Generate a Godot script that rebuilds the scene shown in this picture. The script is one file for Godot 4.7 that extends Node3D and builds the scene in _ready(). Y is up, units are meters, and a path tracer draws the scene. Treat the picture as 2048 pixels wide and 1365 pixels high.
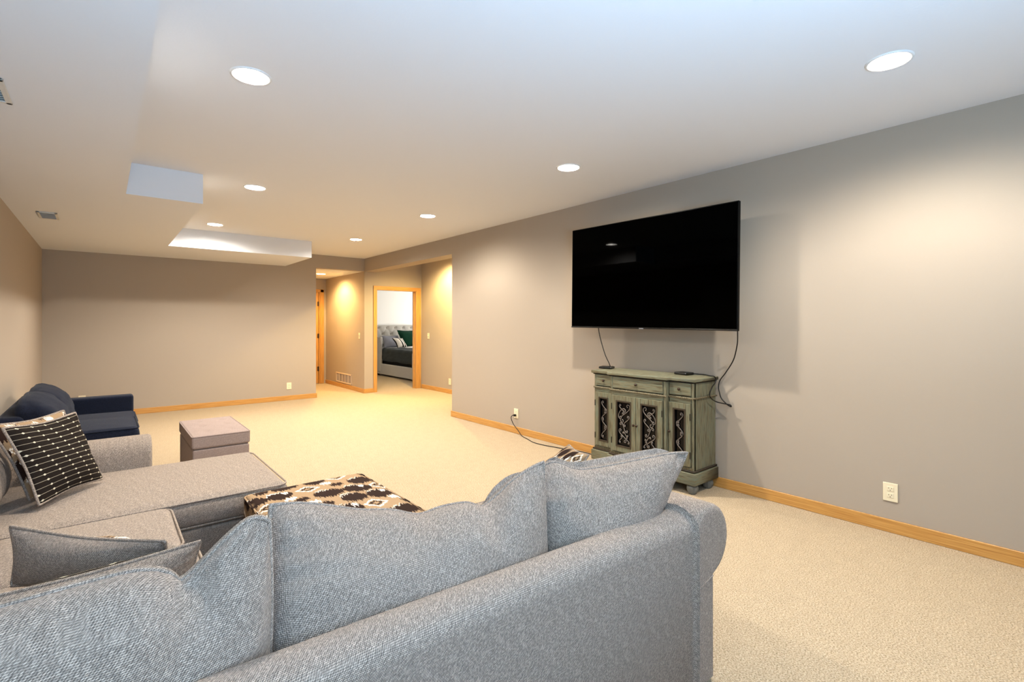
extends Node3D
# Basement family room: taupe walls, grey sectional in front, wall-mounted television over a weathered sideboard.

const XR := 3.852      # face of the television wall
const ZB := -9.087     # face of the far wall
const XL := -0.627     # face of the left wall
const ZR := 1.0        # face of the rear wall (behind the camera)
const H := 2.571       # ceiling
const HS := 2.325      # soffit / header underside
const XA := 5.082      # right side of the alcove
const F := 989.6       # focal length in pixels of the 2048 x 1365 frame

# recessed lights: [place of the opening, label, light energy, colour]
const WARM := Color(1.0, 0.97, 0.925)
const MID := Color(1.0, 0.965, 0.91)
var CANS := [
	[Vector3(2.877, H, -0.67), "recessed downlight nearest the camera, high on the right by the television wall", 3.7, MID],
	[Vector3(0.575, H, -2.758), "recessed downlight beside the soffit edge, large and nearest on the left", 3.4, MID],
	[Vector3(2.86, H, -2.753), "recessed downlight in front of the television", 4.1, MID],
	[Vector3(1.071, H, -4.98), "recessed downlight just past the grey soffit face", 3.5, WARM],
	[Vector3(2.887, H, -5.021), "recessed downlight above the bare wall left of the television", 3.5, WARM],
	[Vector3(1.082, H, -7.144), "recessed downlight that shines on the far soffit face", 4.7, WARM],
	[Vector3(2.874, H, -7.082), "recessed downlight in front of the hall and alcove openings", 4.8, WARM],
	[Vector3(4.55, H, -7.85), "recessed downlight hidden behind the beam in the alcove", 8.0, Color(1.0, 0.87, 0.60)],
	[Vector3(3.369, HS + 0.005, -10.08), "recessed downlight in the low hall ceiling", 5.5, Color(1.0, 0.83, 0.55)]]
var M := {}
var used := {}

# ---------------------------------------------------------------- set-up of nodes

func numbered(n: String) -> String:
	if not used.has(n):
		used[n] = 0
		return n
	used[n] += 1
	return "%s_%03d" % [n, used[n]]

func tag(o: Node, label: String, category: String, group := "", kind := "") -> Node:
	o.set_meta("label", label)
	if category != "":
		o.set_meta("category", category)
	if group != "":
		o.set_meta("group", group)
	if kind != "":
		o.set_meta("kind", kind)
	return o

func thing(called: String, label: String, category: String, at := Vector3.ZERO, group := "") -> Node3D:
	var o := Node3D.new()
	o.name = numbered(called)
	o.position = at
	add_child(o, true)
	tag(o, label, category, group)
	return o

func origin_of(parent: Node) -> Vector3:
	# geometry is written in room coordinates; parts sit under their thing, whose base is its position
	var p := Vector3.ZERO
	var n := parent
	while n is Node3D and n != self:
		p += n.position
		n = n.get_parent()
	return p

func put(called: String, mesh: Mesh, m: Material, parent: Node = null, room := true) -> MeshInstance3D:
	var o := MeshInstance3D.new()
	o.mesh = mesh
	o.material_override = m
	if parent == null:
		o.name = numbered(called)
		add_child(o, true)
	else:
		o.name = called
		parent.add_child(o, true)
		if room:
			o.position = -origin_of(parent)
	return o

func struct(called: String, mesh: Mesh, m: Material, label: String, category: String) -> MeshInstance3D:
	var o := put(called, mesh, m)
	tag(o, label, category, "", "structure")
	return o

# ---------------------------------------------------------------- mesh helpers

class MB:
	var v := PackedVector3Array()
	var n := PackedVector3Array()
	var t := PackedVector2Array()
	var i := PackedInt32Array()
	func mesh() -> ArrayMesh:
		var a := []
		a.resize(Mesh.ARRAY_MAX)
		a[Mesh.ARRAY_VERTEX] = v
		a[Mesh.ARRAY_NORMAL] = n
		a[Mesh.ARRAY_TEX_UV] = t
		a[Mesh.ARRAY_INDEX] = i
		var m := ArrayMesh.new()
		m.add_surface_from_arrays(Mesh.PRIMITIVE_TRIANGLES, a)
		return m
	func add(p: Vector3, q: Vector3, uv := Vector2.ZERO) -> int:
		v.push_back(p)
		n.push_back(q)
		t.push_back(uv)
		return v.size() - 1
	# a b c d counter-clockwise seen from outside
	func quad(a: int, b: int, c: int, d: int) -> void:
		i.append_array(PackedInt32Array([a, c, b, a, d, c]))
	func tri(a: int, b: int, c: int) -> void:
		i.append_array(PackedInt32Array([a, c, b]))
	func face(a: Vector3, b: Vector3, c: Vector3, d: Vector3) -> void:
		var q := (b - a).cross(c - a).normalized()
		var k := add(a, q, Vector2(0, 1))
		add(b, q, Vector2(1, 1))
		add(c, q, Vector2(1, 0))
		add(d, q, Vector2(0, 0))
		quad(k, k + 1, k + 2, k + 3)
	func normals_from(start_v: int, start_i: int) -> void:
		var acc := PackedVector3Array()
		acc.resize(v.size() - start_v)
		for k in range(start_i, i.size(), 3):
			var a := v[i[k]]
			var g := (v[i[k + 2]] - a).cross(v[i[k + 1]] - a)
			for j in 3:
				acc[i[k + j] - start_v] += g
		for k in acc.size():
			n[start_v + k] = acc[k].normalized() if acc[k].length_squared() > 1e-20 else Vector3.UP
	func box(lo: Vector3, hi: Vector3) -> MB:
		return rbox((lo + hi) / 2, hi - lo, 0.0)
	# box with rounded (k=2) or chamfered (k=1) edges
	func rbox(c: Vector3, s: Vector3, r: float, k := 1, b := Basis.IDENTITY) -> MB:
		var h := s / 2
		r = minf(r, minf(h.x, minf(h.y, h.z)) * 0.98)
		for ax in 3:
			for sg in [-1.0, 1.0]:
				var e1 := (ax + 1) % 3
				var e2 := (ax + 2) % 3
				var l1 := line(h[e1], r, k)
				var l2 := line(h[e2], r, k)
				var first := v.size()
				for y in l2:
					for x in l1:
						var p := Vector3.ZERO
						p[ax] = sg * h[ax]
						p[e1] = x
						p[e2] = y
						var inner := Vector3(clampf(p.x, -(h.x - r), h.x - r), clampf(p.y, -(h.y - r), h.y - r), clampf(p.z, -(h.z - r), h.z - r))
						var q := Vector3.ZERO
						q[ax] = sg
						if r > 0.0:
							q = (p - inner).normalized()
							p = inner + q * r
						add(c + b * p, b * q, Vector2(x, y))
				var w := l1.size()
				for y in l2.size() - 1:
					for x in w - 1:
						var a := first + y * w + x
						if sg > 0:
							quad(a, a + 1, a + w + 1, a + w)
						else:
							quad(a, a + w, a + w + 1, a + 1)
		return self
	func line(h: float, r: float, k: int) -> Array:
		if r <= 0.0:
			return [-h, h]
		var out := []
		for j in k + 1:
			out.append(-(h - r) - r * tan(PI / 4 * (k - j) / k))
		for j in k + 1:
			out.append((h - r) + r * tan(PI / 4 * j / k))
		return out
	# soft box: rounded box, n cells a side, moved by fn(unit position, point, normal) -> point, smooth normals
	func soft(c: Vector3, s: Vector3, r: float, nn: int, fn: Callable, k := 3) -> MB:
		var h := s / 2
		var seen := {}
		var sv := v.size()
		var si := i.size()
		for ax in 3:
			for sg in [-1.0, 1.0]:
				var e1 := (ax + 1) % 3
				var e2 := (ax + 2) % 3
				var ls := []
				for e in [e1, e2]:
					var l := []
					for j in k:
						l.append(-(h[e] - r) - r * tan(PI / 4 * (k - j) / k))
					for j in nn + 1:
						l.append(lerpf(-(h[e] - r), h[e] - r, float(j) / nn))
					for j in k:
						l.append((h[e] - r) + r * tan(PI / 4 * (j + 1) / k))
					ls.append(l)
				var ids := []
				for y in ls[1]:
					for x in ls[0]:
						var p := Vector3.ZERO
						p[ax] = sg * h[ax]
						p[e1] = x
						p[e2] = y
						var inner := Vector3(clampf(p.x, -(h.x - r), h.x - r), clampf(p.y, -(h.y - r), h.y - r), clampf(p.z, -(h.z - r), h.z - r))
						var q := (p - inner).normalized()
						p = inner + q * r
						var key := Vector3i((p * 20000.0).round())
						if not seen.has(key):
							seen[key] = add(c + fn.call(p / h, p, q), q, Vector2(x, y))
						ids.append(seen[key])
				var w: int = ls[0].size()
				for y in ls[1].size() - 1:
					for x in w - 1:
						var a: int = y * w + x
						if sg > 0:
							quad(ids[a], ids[a + 1], ids[a + w + 1], ids[a + w])
						else:
							quad(ids[a], ids[a + w], ids[a + w + 1], ids[a + 1])
		normals_from(sv, si)
		return self
	func tube(path: Array, r, sides := 6, closed := false) -> MB:
		var m := path.size()
		var first := v.size()
		var up := Vector3.UP
		var prev := Vector3.ZERO
		for k in m:
			var a: Vector3 = path[(k - 1 + m) % m] if closed or k > 0 else path[0]
			var b: Vector3 = path[(k + 1) % m] if closed or k < m - 1 else path[m - 1]
			var d := (b - a).normalized()
			if k == 0:
				up = Vector3.UP if absf(d.y) < 0.9 else Vector3.RIGHT
			else:
				up = prev
			var x := up - d * up.dot(d)
			if x.length() < 1e-4:
				x = d.cross(Vector3(0.3, 0.5, 0.8))
			x = x.normalized()
			prev = x
			var y := d.cross(x)
			var rr: float = r if r is float else r[k]
			for j in sides:
				var an := TAU * j / sides
				var q := x * cos(an) + y * sin(an)
				add(path[k] + q * rr, q, Vector2(float(j) / sides, k))
		for k in (m if closed else m - 1):
			for j in sides:
				var a := first + k * sides + j
				var b := first + k * sides + (j + 1) % sides
				var c := first + ((k + 1) % m) * sides + (j + 1) % sides
				var d := first + ((k + 1) % m) * sides + j
				quad(a, b, c, d)
		if not closed:
			for e in 2:
				var at: int = 0 if e == 0 else m - 1
				var dd: Vector3 = (path[0] - path[1]) if e == 0 else (path[m - 1] - path[m - 2])
				var ce := add(path[at] + dd.normalized() * 0.0005, dd.normalized())
				for j in sides:
					var a := first + at * sides + j
					var b := first + at * sides + (j + 1) % sides
					if e == 0:
						tri(ce, b, a)
					else:
						tri(ce, a, b)
		return self
	# profile: [radius, height] pairs from bottom to top, turned about an axis; flute = ribs
	func lathe(c: Vector3, prof: Array, seg := 24, b := Basis.IDENTITY, ribs := 0, depth := 0.0) -> MB:
		var sv := v.size()
		var si := i.size()
		for p in prof:
			for j in seg:
				var an := TAU * j / seg
				var rr: float = p[0]
				if ribs > 0:
					rr *= 1.0 - depth * (0.5 - 0.5 * cos(an * ribs))
				add(c + b * Vector3(cos(an) * rr, p[1], sin(an) * rr), Vector3.UP, Vector2(float(j) / seg, p[1]))
		for k in prof.size() - 1:
			for j in seg:
				var a := sv + k * seg + j
				var bb := sv + k * seg + (j + 1) % seg
				quad(a, a + seg, bb + seg, bb)
		normals_from(sv, si)
		return self
	# closed outline in a plane (ex, ey), counter-clockwise, pushed along ex x ey by depth, edges rounded by r
	func extrude(o: Vector3, ex: Vector3, ey: Vector3, pts: PackedVector2Array, depth: float, r := 0.0) -> MB:
		var ez := ex.cross(ey)
		var m := pts.size()
		var rings := [[0.0, 0.0], [0.0, depth]]
		if r > 0.0:
			rings = []
			for j in 4:
				var an := PI / 2 * j / 3.0
				rings.append([r * (1 - sin(an)), r * (1 - cos(an))])
			for j in 4:
				var an := PI / 2 * (3 - j) / 3.0
				rings.append([r * (1 - sin(an)), depth - r * (1 - cos(an))])
		var sv := v.size()
		var si := i.size()
		for ring in rings:
			for k in m:
				var p := pts[k]
				if ring[0] > 0.0:
					var e := (pts[(k + 1) % m] - pts[(k - 1 + m) % m]).normalized()
					p += Vector2(-e.y, e.x) * ring[0]
				add(o + ex * p.x + ey * p.y + ez * ring[1], ez)
		for k in rings.size() - 1:
			for j in m:
				quad(sv + k * m + j, sv + k * m + (j + 1) % m, sv + (k + 1) * m + (j + 1) % m, sv + (k + 1) * m + j)
		normals_from(sv, si)
		for e in 2:
			var ring: Array = rings[0] if e == 0 else rings[rings.size() - 1]
			var base := sv if e == 0 else sv + (rings.size() - 1) * m
			var flat := PackedVector2Array()
			var first := v.size()
			for k in m:
				add(v[base + k], -ez if e == 0 else ez)
				var d := v[base + k] - o
				flat.push_back(Vector2(d.dot(ex), d.dot(ey)))
			var ts := Geometry2D.triangulate_polygon(flat)
			for k in range(0, ts.size(), 3):
				var a := flat[ts[k]]
				var ccw := (flat[ts[k + 1]] - a).cross(flat[ts[k + 2]] - a) > 0
				if ccw == (e == 1):
					tri(first + ts[k], first + ts[k + 1], first + ts[k + 2])
				else:
					tri(first + ts[k], first + ts[k + 2], first + ts[k + 1])
		return self

func boxes(list: Array) -> ArrayMesh:
	var b := MB.new()
	for l in list:
		b.box(Vector3(minf(l[0], l[1]), minf(l[2], l[3]), minf(l[4], l[5])), Vector3(maxf(l[0], l[1]), maxf(l[2], l[3]), maxf(l[4], l[5])))
	return b.mesh()

func rb(lo: Vector3, hi: Vector3, r: float, k := 1) -> ArrayMesh:
	return MB.new().rbox((lo + hi) / 2, hi - lo, r, k).mesh()

# smooth path through points (Catmull-Rom)
func smooth(pts: Array, per := 8) -> Array:
	var out := []
	var m := pts.size()
	for k in m - 1:
		var p0: Vector3 = pts[maxi(k - 1, 0)]
		var p1: Vector3 = pts[k]
		var p2: Vector3 = pts[k + 1]
		var p3: Vector3 = pts[mini(k + 2, m - 1)]
		for j in per:
			out.append(p1.cubic_interpolate(p2, p0, p3, float(j) / per))
	out.append(pts[m - 1])
	return out

class Line3:
	var p := []
	var s := []
	func _init(pts: Array) -> void:
		p = pts
		s = [0.0]
		for k in range(1, p.size()):
			s.append(s[k - 1] + (p[k] - p[k - 1]).length())
	func at(u: float) -> Vector3:
		var d: float = u * s[s.size() - 1]
		for k in range(1, p.size()):
			if d <= s[k] or k == p.size() - 1:
				var w: float = s[k] - s[k - 1]
				return p[k - 1].lerp(p[k], 0.0 if w < 1e-9 else clampf((d - s[k - 1]) / w, 0, 1))
		return p[0]

# A knife-edged cushion on four boundary lines; +normal side (right x up) bulges by tp, the other by tm.
# Returns [plus mesh, minus mesh, boundary points]
func cushion(bottom: Array, top: Array, left: Array, right: Array, tp: float, tm: float, seed_: int, o := {}) -> Array:
	var nn: int = o.get("n", 44)
	var g: float = o.get("low", 1.0)
	var ex: float = o.get("ex", 0.42)
	var wr: float = o.get("wr", 0.006)
	var B := Line3.new(smooth(bottom))
	var T := Line3.new(smooth(top))
	var L := Line3.new(smooth(left))
	var R := Line3.new(smooth(right))
	var b0 := B.at(0)
	var b1 := B.at(1)
	var t0 := T.at(0)
	var t1 := T.at(1)
	var N := ((b1 - b0) + (t1 - t0)).cross((t0 - b0) + (t1 - b1)).normalized()
	var noise := FastNoiseLite.new()
	noise.seed = seed_
	noise.frequency = 1.0
	noise.fractal_octaves = 3
	var res := []
	for side in [1.0, -1.0]:
		var mb := MB.new()
		for iy in nn + 1:
			var v := 0.5 - 0.5 * cos(PI * iy / nn)
			for ix in nn + 1:
				var u := 0.5 - 0.5 * cos(PI * ix / nn)
				var p: Vector3 = B.at(u) * (1 - v) + T.at(u) * v + L.at(v) * (1 - u) + R.at(v) * u
				p -= b0 * (1 - u) * (1 - v) + b1 * u * (1 - v) + t0 * (1 - u) * v + t1 * u * v
				var vv := pow(v, g)
				var fu := maxf(4 * u * (1 - u), 0.0)
				var fv := maxf(4 * vv * (1 - vv), 0.0)
				var t := pow(fu, ex) * pow(fv, ex)
				var mask := minf(1.0, 6.0 * minf(fu, fv))
				var w := noise.get_noise_3d(p.x * 3.0 + 7.0 * side, p.y * 3.0, p.z * 3.0) * wr * 2.2 * mask
				# puckers that run in from the seams
				w += noise.get_noise_2d(u * 12.0, 3.0 * side) * wr * 2.0 * exp(-(1 - v) / 0.13) * mask
				w += noise.get_noise_2d(u * 10.0, 30.0 + 3.0 * side) * wr * exp(-v / 0.12) * mask
				w += noise.get_noise_2d(v * 9.0, 9.0 + 3.0 * side) * wr * 1.6 * exp(-u / 0.12) * mask
				w += noise.get_noise_2d(v * 9.0, 19.0 + 3.0 * side) * wr * 1.6 * exp(-(1 - u) / 0.12) * mask
				for c in o.get("creases", []):   # [u, v, du, dv, width, depth]
					var d := Vector2(u - c[0], v - c[1])
					var dir := Vector2(c[2], c[3])
					var along := clampf(d.dot(dir) / dir.length_squared(), 0.0, 1.0)
					var off := (d - dir * along).length()
					w -= c[5] * exp(-off * off / (c[4] * c[4])) * (1.0 - along) * mask
				p += N * side * ((tp if side > 0 else tm) * t + w)
				# the front half stands a little higher than the seam
				if side < 0:
					var lf: Array = o.get("lift", [0.0, 0.0, 1.0])
					var um := smoothstep(lf[1], lf[1] + 0.15, u) * (1.0 - smoothstep(lf[2] - 0.15, lf[2], u))
					p.y += lf[0] * um * exp(-pow((v - 0.90) / 0.10, 2)) * minf(1.0, (1.0 - v) / 0.03)
				mb.add(p, N * side, Vector2(u, 1 - v))
		for iy in nn:
			for ix in nn:
				var a := iy * (nn + 1) + ix
				if side > 0:
					mb.quad(a, a + 1, a + nn + 2, a + nn + 1)
				else:
					mb.quad(a, a + nn + 1, a + nn + 2, a + 1)
		mb.normals_from(0, 0)
		res.append(mb.mesh())
	var rim := []
	for k in 60:
		rim.append(B.at(k / 60.0))
	for k in 40:
		rim.append(R.at(k / 40.0))
	for k in 60:
		rim.append(T.at(1 - k / 60.0))
	for k in 40:
		rim.append(L.at(1 - k / 40.0))
	res.append(rim)
	res.append(N)
	return res

# ---------------------------------------------------------------- materials

func sm(c: Color, rough := 0.8, spec := 0.5) -> StandardMaterial3D:
	var m := StandardMaterial3D.new()
	m.albedo_color = c
	m.roughness = rough
	m.metallic_specular = spec
	return m

func tri_map(m: StandardMaterial3D, scale: Vector3) -> StandardMaterial3D:
	m.uv1_triplanar = true
	m.uv1_scale = scale
	m.uv1_triplanar_sharpness = 6.0
	return m

func tex(img: Image) -> ImageTexture:
	img.generate_mipmaps()
	return ImageTexture.create_from_image(img)

# woven cloth: short slanted threads over a dark ground; colour image and relief image
func weave(cells: int, px: int, dark: Color, light: Color, vary: float, seed_: int, slant := 0.35, rows := 0, py := 0) -> Array:
	if rows == 0:
		rows = cells
		py = px
	var w := cells * px
	var hh := rows * py
	var a := Image.create(w, hh, false, Image.FORMAT_RGB8)
	var b := Image.create(w, hh, false, Image.FORMAT_RGB8)
	var rng := RandomNumberGenerator.new()
	rng.seed = seed_
	var tone := PackedFloat32Array()
	var jx := PackedFloat32Array()
	for k in cells * rows:
		tone.push_back(rng.randf())
		jx.push_back(rng.randf_range(-0.16, 0.16))
	for y in hh:
		for x in w:
			var cy := y / py
			var fy := (float(y) + 0.5) / py - cy
			var xs := fposmod(float(x) / px + 0.5 * (cy % 2) + slant * (fy - 0.5), cells)
			var cx := int(xs) % cells
			var fx: float = xs - int(xs) + jx[cy * cells + cx]
			var d := pow(absf(fx - 0.5) * 2.0, 2.2) + pow(absf(fy - 0.5) * 2.0, 2.2)
			var h := clampf(1.15 - d, 0.0, 1.0)
			var tn: float = tone[cy * cells + cx]
			var c := dark.lerp(light, clampf(h * (1.0 - vary * tn), 0, 1))
			a.set_pixel(x, y, c)
			b.set_pixel(x, y, Color(h, h, h))
	return [tex(a), tex(b)]

func cloth(m_name: String, w: Array, scale: float, relief: float, tint := Color.WHITE) -> void:
	var m := sm(tint, 0.95, 0.2)
	m.albedo_texture = w[0]
	m.heightmap_enabled = true
	m.heightmap_texture = w[1]
	m.heightmap_scale = relief
	m.rim_enabled = true
	m.rim = 0.15
	M[m_name] = tri_map(m, Vector3.ONE * scale)

func noise_img(n: int, fx: float, fy: float, oct: int, seed_: int, ramp: Gradient, kind := FastNoiseLite.TYPE_SIMPLEX_SMOOTH) -> Image:
	# seamless by blending across a torus
	var f := FastNoiseLite.new()
	f.seed = seed_
	f.noise_type = kind
	f.frequency = 1.0
	f.fractal_octaves = oct
	var img := Image.create(n, n, false, Image.FORMAT_RGB8)
	for y in n:
		for x in n:
			var u := float(x) / n
			var v := float(y) / n
			var a := f.get_noise_2d(u * fx, v * fy)
			var b := f.get_noise_2d((u - 1) * fx, v * fy)
			var c := f.get_noise_2d(u * fx, (v - 1) * fy)
			var d := f.get_noise_2d((u - 1) * fx, (v - 1) * fy)
			var q := lerpf(lerpf(a, b, u), lerpf(c, d, u), v)
			var w := sqrt((u * u + (1 - u) * (1 - u)) * (v * v + (1 - v) * (1 - v)))
			img.set_pixel(x, y, ramp.sample(clampf(0.5 + 0.5 * q / w, 0, 1)))
	return img

func ramp(list: Array) -> Gradient:
	var g := Gradient.new()
	var o := PackedFloat32Array()
	var c := PackedColorArray()
	for l in list:
		o.push_back(l[0])
		c.push_back(l[1])
	g.offsets = o
	g.colors = c
	return g

func rotated(img: Image) -> Image:
	var r: Image = img.duplicate()
	r.rotate_90(CLOCKWISE)
	return r

func ikat_image() -> Image:
	# warp-dyed medallions: dark ovals, white blots and little diamonds whose edges feather along the threads
	var n := 512
	var img := Image.create(n, n, false, Image.FORMAT_RGB8)
	var f := FastNoiseLite.new()
	f.seed = 11
	f.frequency = 1.0
	var rng := RandomNumberGenerator.new()
	rng.seed = 77
	var tan_ := Color(0.585, 0.485, 0.37)
	var brown := Color(0.165, 0.11, 0.09)
	var white := Color(0.90, 0.865, 0.80)
	img.fill(tan_)
	var slip := PackedFloat32Array()
	for x in n:
		slip.push_back(rng.randf_range(-1, 1))
	for x in n:
		slip[x] = slip[x - x % 4] * 0.75 + slip[x] * 0.35
	# shapes: [u, v, half width, half height, kind] on a 1 x 1 tile
	var shapes := []
	for r in 4:
		for c in 4:
			var u := (c + (0.5 if r % 2 else 0.0) + rng.randf_range(-0.08, 0.08)) / 4.0
			var v := (r + 0.5) / 4.0
			var k := (c + r * 2 + (r / 2)) % 4
			if k < 2:
				shapes.append([u - 0.02, v - 0.045, 0.085, 0.075, "white"])
				shapes.append([u, v + 0.010, 0.105 + 0.035 * rng.randf(), 0.095 + 0.03 * rng.randf(), "brown"])
				if k == 1:
					shapes.append([u + 0.055, v - 0.05, 0.03, 0.034, "white"])
			elif k == 2:
				shapes.append([u, v, 0.115, 0.105, "white_d"])
				shapes.append([u, v, 0.088, 0.080, "tan_d"])
				shapes.append([u, v, 0.066, 0.060, "brown_d"])
				shapes.append([u, v, 0.036, 0.034, "tan_d"])
			else:
				shapes.append([u, v + 0.03, 0.065, 0.055, "brown"])
				shapes.append([u - 0.07, v - 0.08, 0.055, 0.04, "white"])
	for y in n:
		for x in n:
			var c := tan_
			for s in shapes:
				var du: float = absf(wrapf(float(x) / n - s[0], -0.5, 0.5)) / s[2]
				if du >= 1.0:
					continue
				var sl: float = slip[x] * (0.016 if s[4].ends_with("_d") else 0.034)
				var dv: float = absf(wrapf(float(y) / n + sl - s[1], -0.5, 0.5)) / s[3]
				var inside: bool = du + dv < 1.0 if s[4].ends_with("_d") else du * du + dv * dv < 1.0
				if inside:
					c = brown if s[4].begins_with("brown") else white if s[4].begins_with("white") else tan_
			img.set_pixel(x, y, c)
	return img

func stripe_image() -> Image:
	# dark brown cloth with thin cream lines that swell into beads
	var n := 512
	var img := Image.create(n, n, false, Image.FORMAT_RGB8)
	var rows := 14
	var f := FastNoiseLite.new()
	f.seed = 4
	f.frequency = 0.2
	for y in n:
		for x in n:
			var v := float(y) / n * rows
			var r := int(v)
			var fv := absf(v - r - 0.5)
			var k := fposmod(float(x) / n * 5.5 + 0.5 * (r % 2) + 0.37 * r, 1.0) - 0.5
			var half := 0.042 + 0.15 * maxf(0.0, 1.0 - absf(k) / 0.09)
			var g := 0.9 + 0.2 * f.get_noise_2d(x, y)
			var c := Color(0.145 * g, 0.118 * g, 0.10 * g)
			if fv < half:
				c = Color(0.80, 0.76, 0.66) if absf(k) < 0.09 else Color(0.60, 0.56, 0.48)
			img.set_pixel(x, y, c)
	return img

func make_materials() -> void:
	var w := weave(40, 8, Color(0.35, 0.315, 0.285), Color(0.85, 0.77, 0.695), 0.45, 3, 0.9, 60, 6)
	cloth("sofa", w, 5.0, 0.12)
	var w2 := weave(32, 8, Color(0.42, 0.37, 0.33), Color(0.66, 0.60, 0.54), 0.5, 8)
	var wm := sm(Color(0.98, 0.98, 0.98), 0.95, 0.2)
	wm.albedo_texture = w[0]
	M.welt = tri_map(wm, Vector3.ONE * 5.0)
	cloth("bench", w2, 9.0, 0.05, Color(1.08, 1.06, 1.10))
	var w3 := weave(32, 8, Color(0.045, 0.055, 0.09), Color(0.155, 0.18, 0.255), 0.4, 21)
	cloth("navy", w3, 7.0, 0.06)
	cloth("linen", weave(16, 8, Color(0.54, 0.52, 0.49), Color(0.78, 0.76, 0.725), 0.4, 9), 12.0, 0.03)
	cloth("blanket", weave(24, 8, Color(0.10, 0.115, 0.11), Color(0.23, 0.245, 0.235), 0.5, 31), 5.0, 0.08)
	cloth("green_velvet", weave(16, 8, Color(0.01, 0.10, 0.065), Color(0.03, 0.24, 0.15), 0.4, 41), 12.0, 0.03)
	cloth("grey_sham", weave(16, 8, Color(0.40, 0.40, 0.43), Color(0.60, 0.60, 0.63), 0.4, 42), 12.0, 0.03)
	M.white_cloth = sm(Color(0.86, 0.86, 0.85), 0.95, 0.2)
	var ik := tex(ikat_image())
	var m := sm(Color.WHITE, 0.95, 0.2)
	m.albedo_texture = ik
	m.heightmap_enabled = true
	m.heightmap_texture = w2[1]
	m.heightmap_scale = 0.02
	M.ikat = tri_map(m, Vector3.ONE * 1.85)
	m = sm(Color.WHITE, 0.95, 0.2)
	m.albedo_texture = ik
	M.ikat_uv = m
	m = sm(Color.WHITE, 0.95, 0.2)
	m.albedo_texture = tex(stripe_image())
	M.stripe = m
	# carpet: cut pile, grain plus broad mottling
	var cg := noise_img(512, 62.0, 62.0, 2, 5, ramp([[0.0, Color(0.46, 0.40, 0.295)], [0.3, Color(0.61, 0.54, 0.435)], [0.5, Color(0.69, 0.612, 0.505)], [1.0, Color(0.82, 0.755, 0.65)]]))
	var ch := noise_img(512, 62.0, 62.0, 2, 5, ramp([[0.0, Color.BLACK], [1.0, Color.WHITE]]))
	m = sm(Color.WHITE, 1.0, 0.1)
	m.albedo_texture = tex(cg)
	m.heightmap_enabled = true
	m.heightmap_texture = tex(ch)
	m.heightmap_scale = 0.35
	m.detail_enabled = true
	m.detail_blend_mode = BaseMaterial3D.BLEND_MODE_MUL
	m.detail_albedo = tex(noise_img(128, 5.0, 5.0, 3, 9, ramp([[0.0, Color(0.95, 0.95, 0.95)], [1.0, Color(1, 1, 1)]])))
	M.carpet = tri_map(m, Vector3.ONE * 1.85)
	# paint
	var roll := noise_img(256, 60.0, 60.0, 2, 15, ramp([[0.0, Color.BLACK], [1.0, Color.WHITE]]))
	var rt := tex(roll)
	m = sm(Color(0.635, 0.588, 0.53), 0.5, 0.2)
	m.heightmap_enabled = true
	m.heightmap_texture = rt
	m.heightmap_scale = 0.012
	M.wall = tri_map(m, Vector3.ONE * 1.7)
	m = sm(Color(0.855, 0.862, 0.872), 0.9, 0.3)
	m.heightmap_enabled = true
	m.heightmap_texture = rt
	m.heightmap_scale = 0.02
	M.ceiling = tri_map(m, Vector3.ONE * 1.2)
	M.bed_wall = sm(Color(0.87, 0.86, 0.84), 0.8, 0.3)
	# golden oak, grain along u
	var wood := noise_img(512, 3.0, 46.0, 4, 17, ramp([[0.0, Color(0.58, 0.38, 0.17)], [0.4, Color(0.70, 0.50, 0.25)], [0.62, Color(0.75, 0.56, 0.30)], [1.0, Color(0.82, 0.64, 0.38)]]))
	m = sm(Color.WHITE, 0.35, 0.5)
	m.albedo_texture = tex(wood)
	M.oak = tri_map(m, Vector3(0.8, 3.0, 0.8))
	m = sm(Color.WHITE, 0.35, 0.5)
	m.albedo_texture = tex(rotated(wood))
	M.oak_up = tri_map(m, Vector3(3.0, 0.8, 3.0))
	# weathered sage paint, streaks upright / lengthwise, dark glaze
	var sr := ramp([[0.0, Color(0.17, 0.145, 0.10)], [0.26, Color(0.30, 0.275, 0.20)], [0.48, Color(0.435, 0.415, 0.325)], [0.66, Color(0.40, 0.415, 0.345)], [1.0, Color(0.30, 0.37, 0.33)]])
	var sage := noise_img(512, 3.0, 34.0, 4, 27, sr)
	m = sm(Color.WHITE, 0.55, 0.4)
	m.albedo_texture = tex(sage)
	M.sage = tri_map(m, Vector3(1.6, 2.4, 1.6))
	m = sm(Color.WHITE, 0.55, 0.4)
	m.albedo_texture = tex(rotated(sage))
	M.sage_up = tri_map(m, Vector3(2.4, 1.6, 2.4))
	M.glaze = sm(Color(0.11, 0.085, 0.06), 0.7, 0.3)
	M.rope = sm(Color(0.40, 0.36, 0.27), 0.55, 0.4)
	m = sm(Color(0.40, 0.365, 0.335), 0.5, 0.5)
	m.metallic = 0.25
	M.iron = m
	m = sm(Color(0.20, 0.135, 0.09), 0.4, 0.5)
	m.metallic = 0.6
	M.copper = m
	M.dark_glass = sm(Color(0.012, 0.013, 0.02), 0.12, 0.3)
	M.foot = sm(Color(0.40, 0.40, 0.375), 0.6, 0.4)
	M.screen = sm(Color(0.0, 0.0, 0.0), 0.03, 0.10)
	M.bezel = sm(Color(0.006, 0.006, 0.006), 0.35, 0.2)
	M.black_plastic = sm(Color(0.02, 0.018, 0.018), 0.3, 0.5)
	M.cord = sm(Color(0.035, 0.028, 0.025), 0.5, 0.4)
	M.silver = sm(Color(0.45, 0.45, 0.46), 0.4, 0.5)
	M.ivory = sm(Color(0.86, 0.81, 0.69), 0.4, 0.5)
	M.white = sm(Color(0.85, 0.85, 0.84), 0.5, 0.5)
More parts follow.
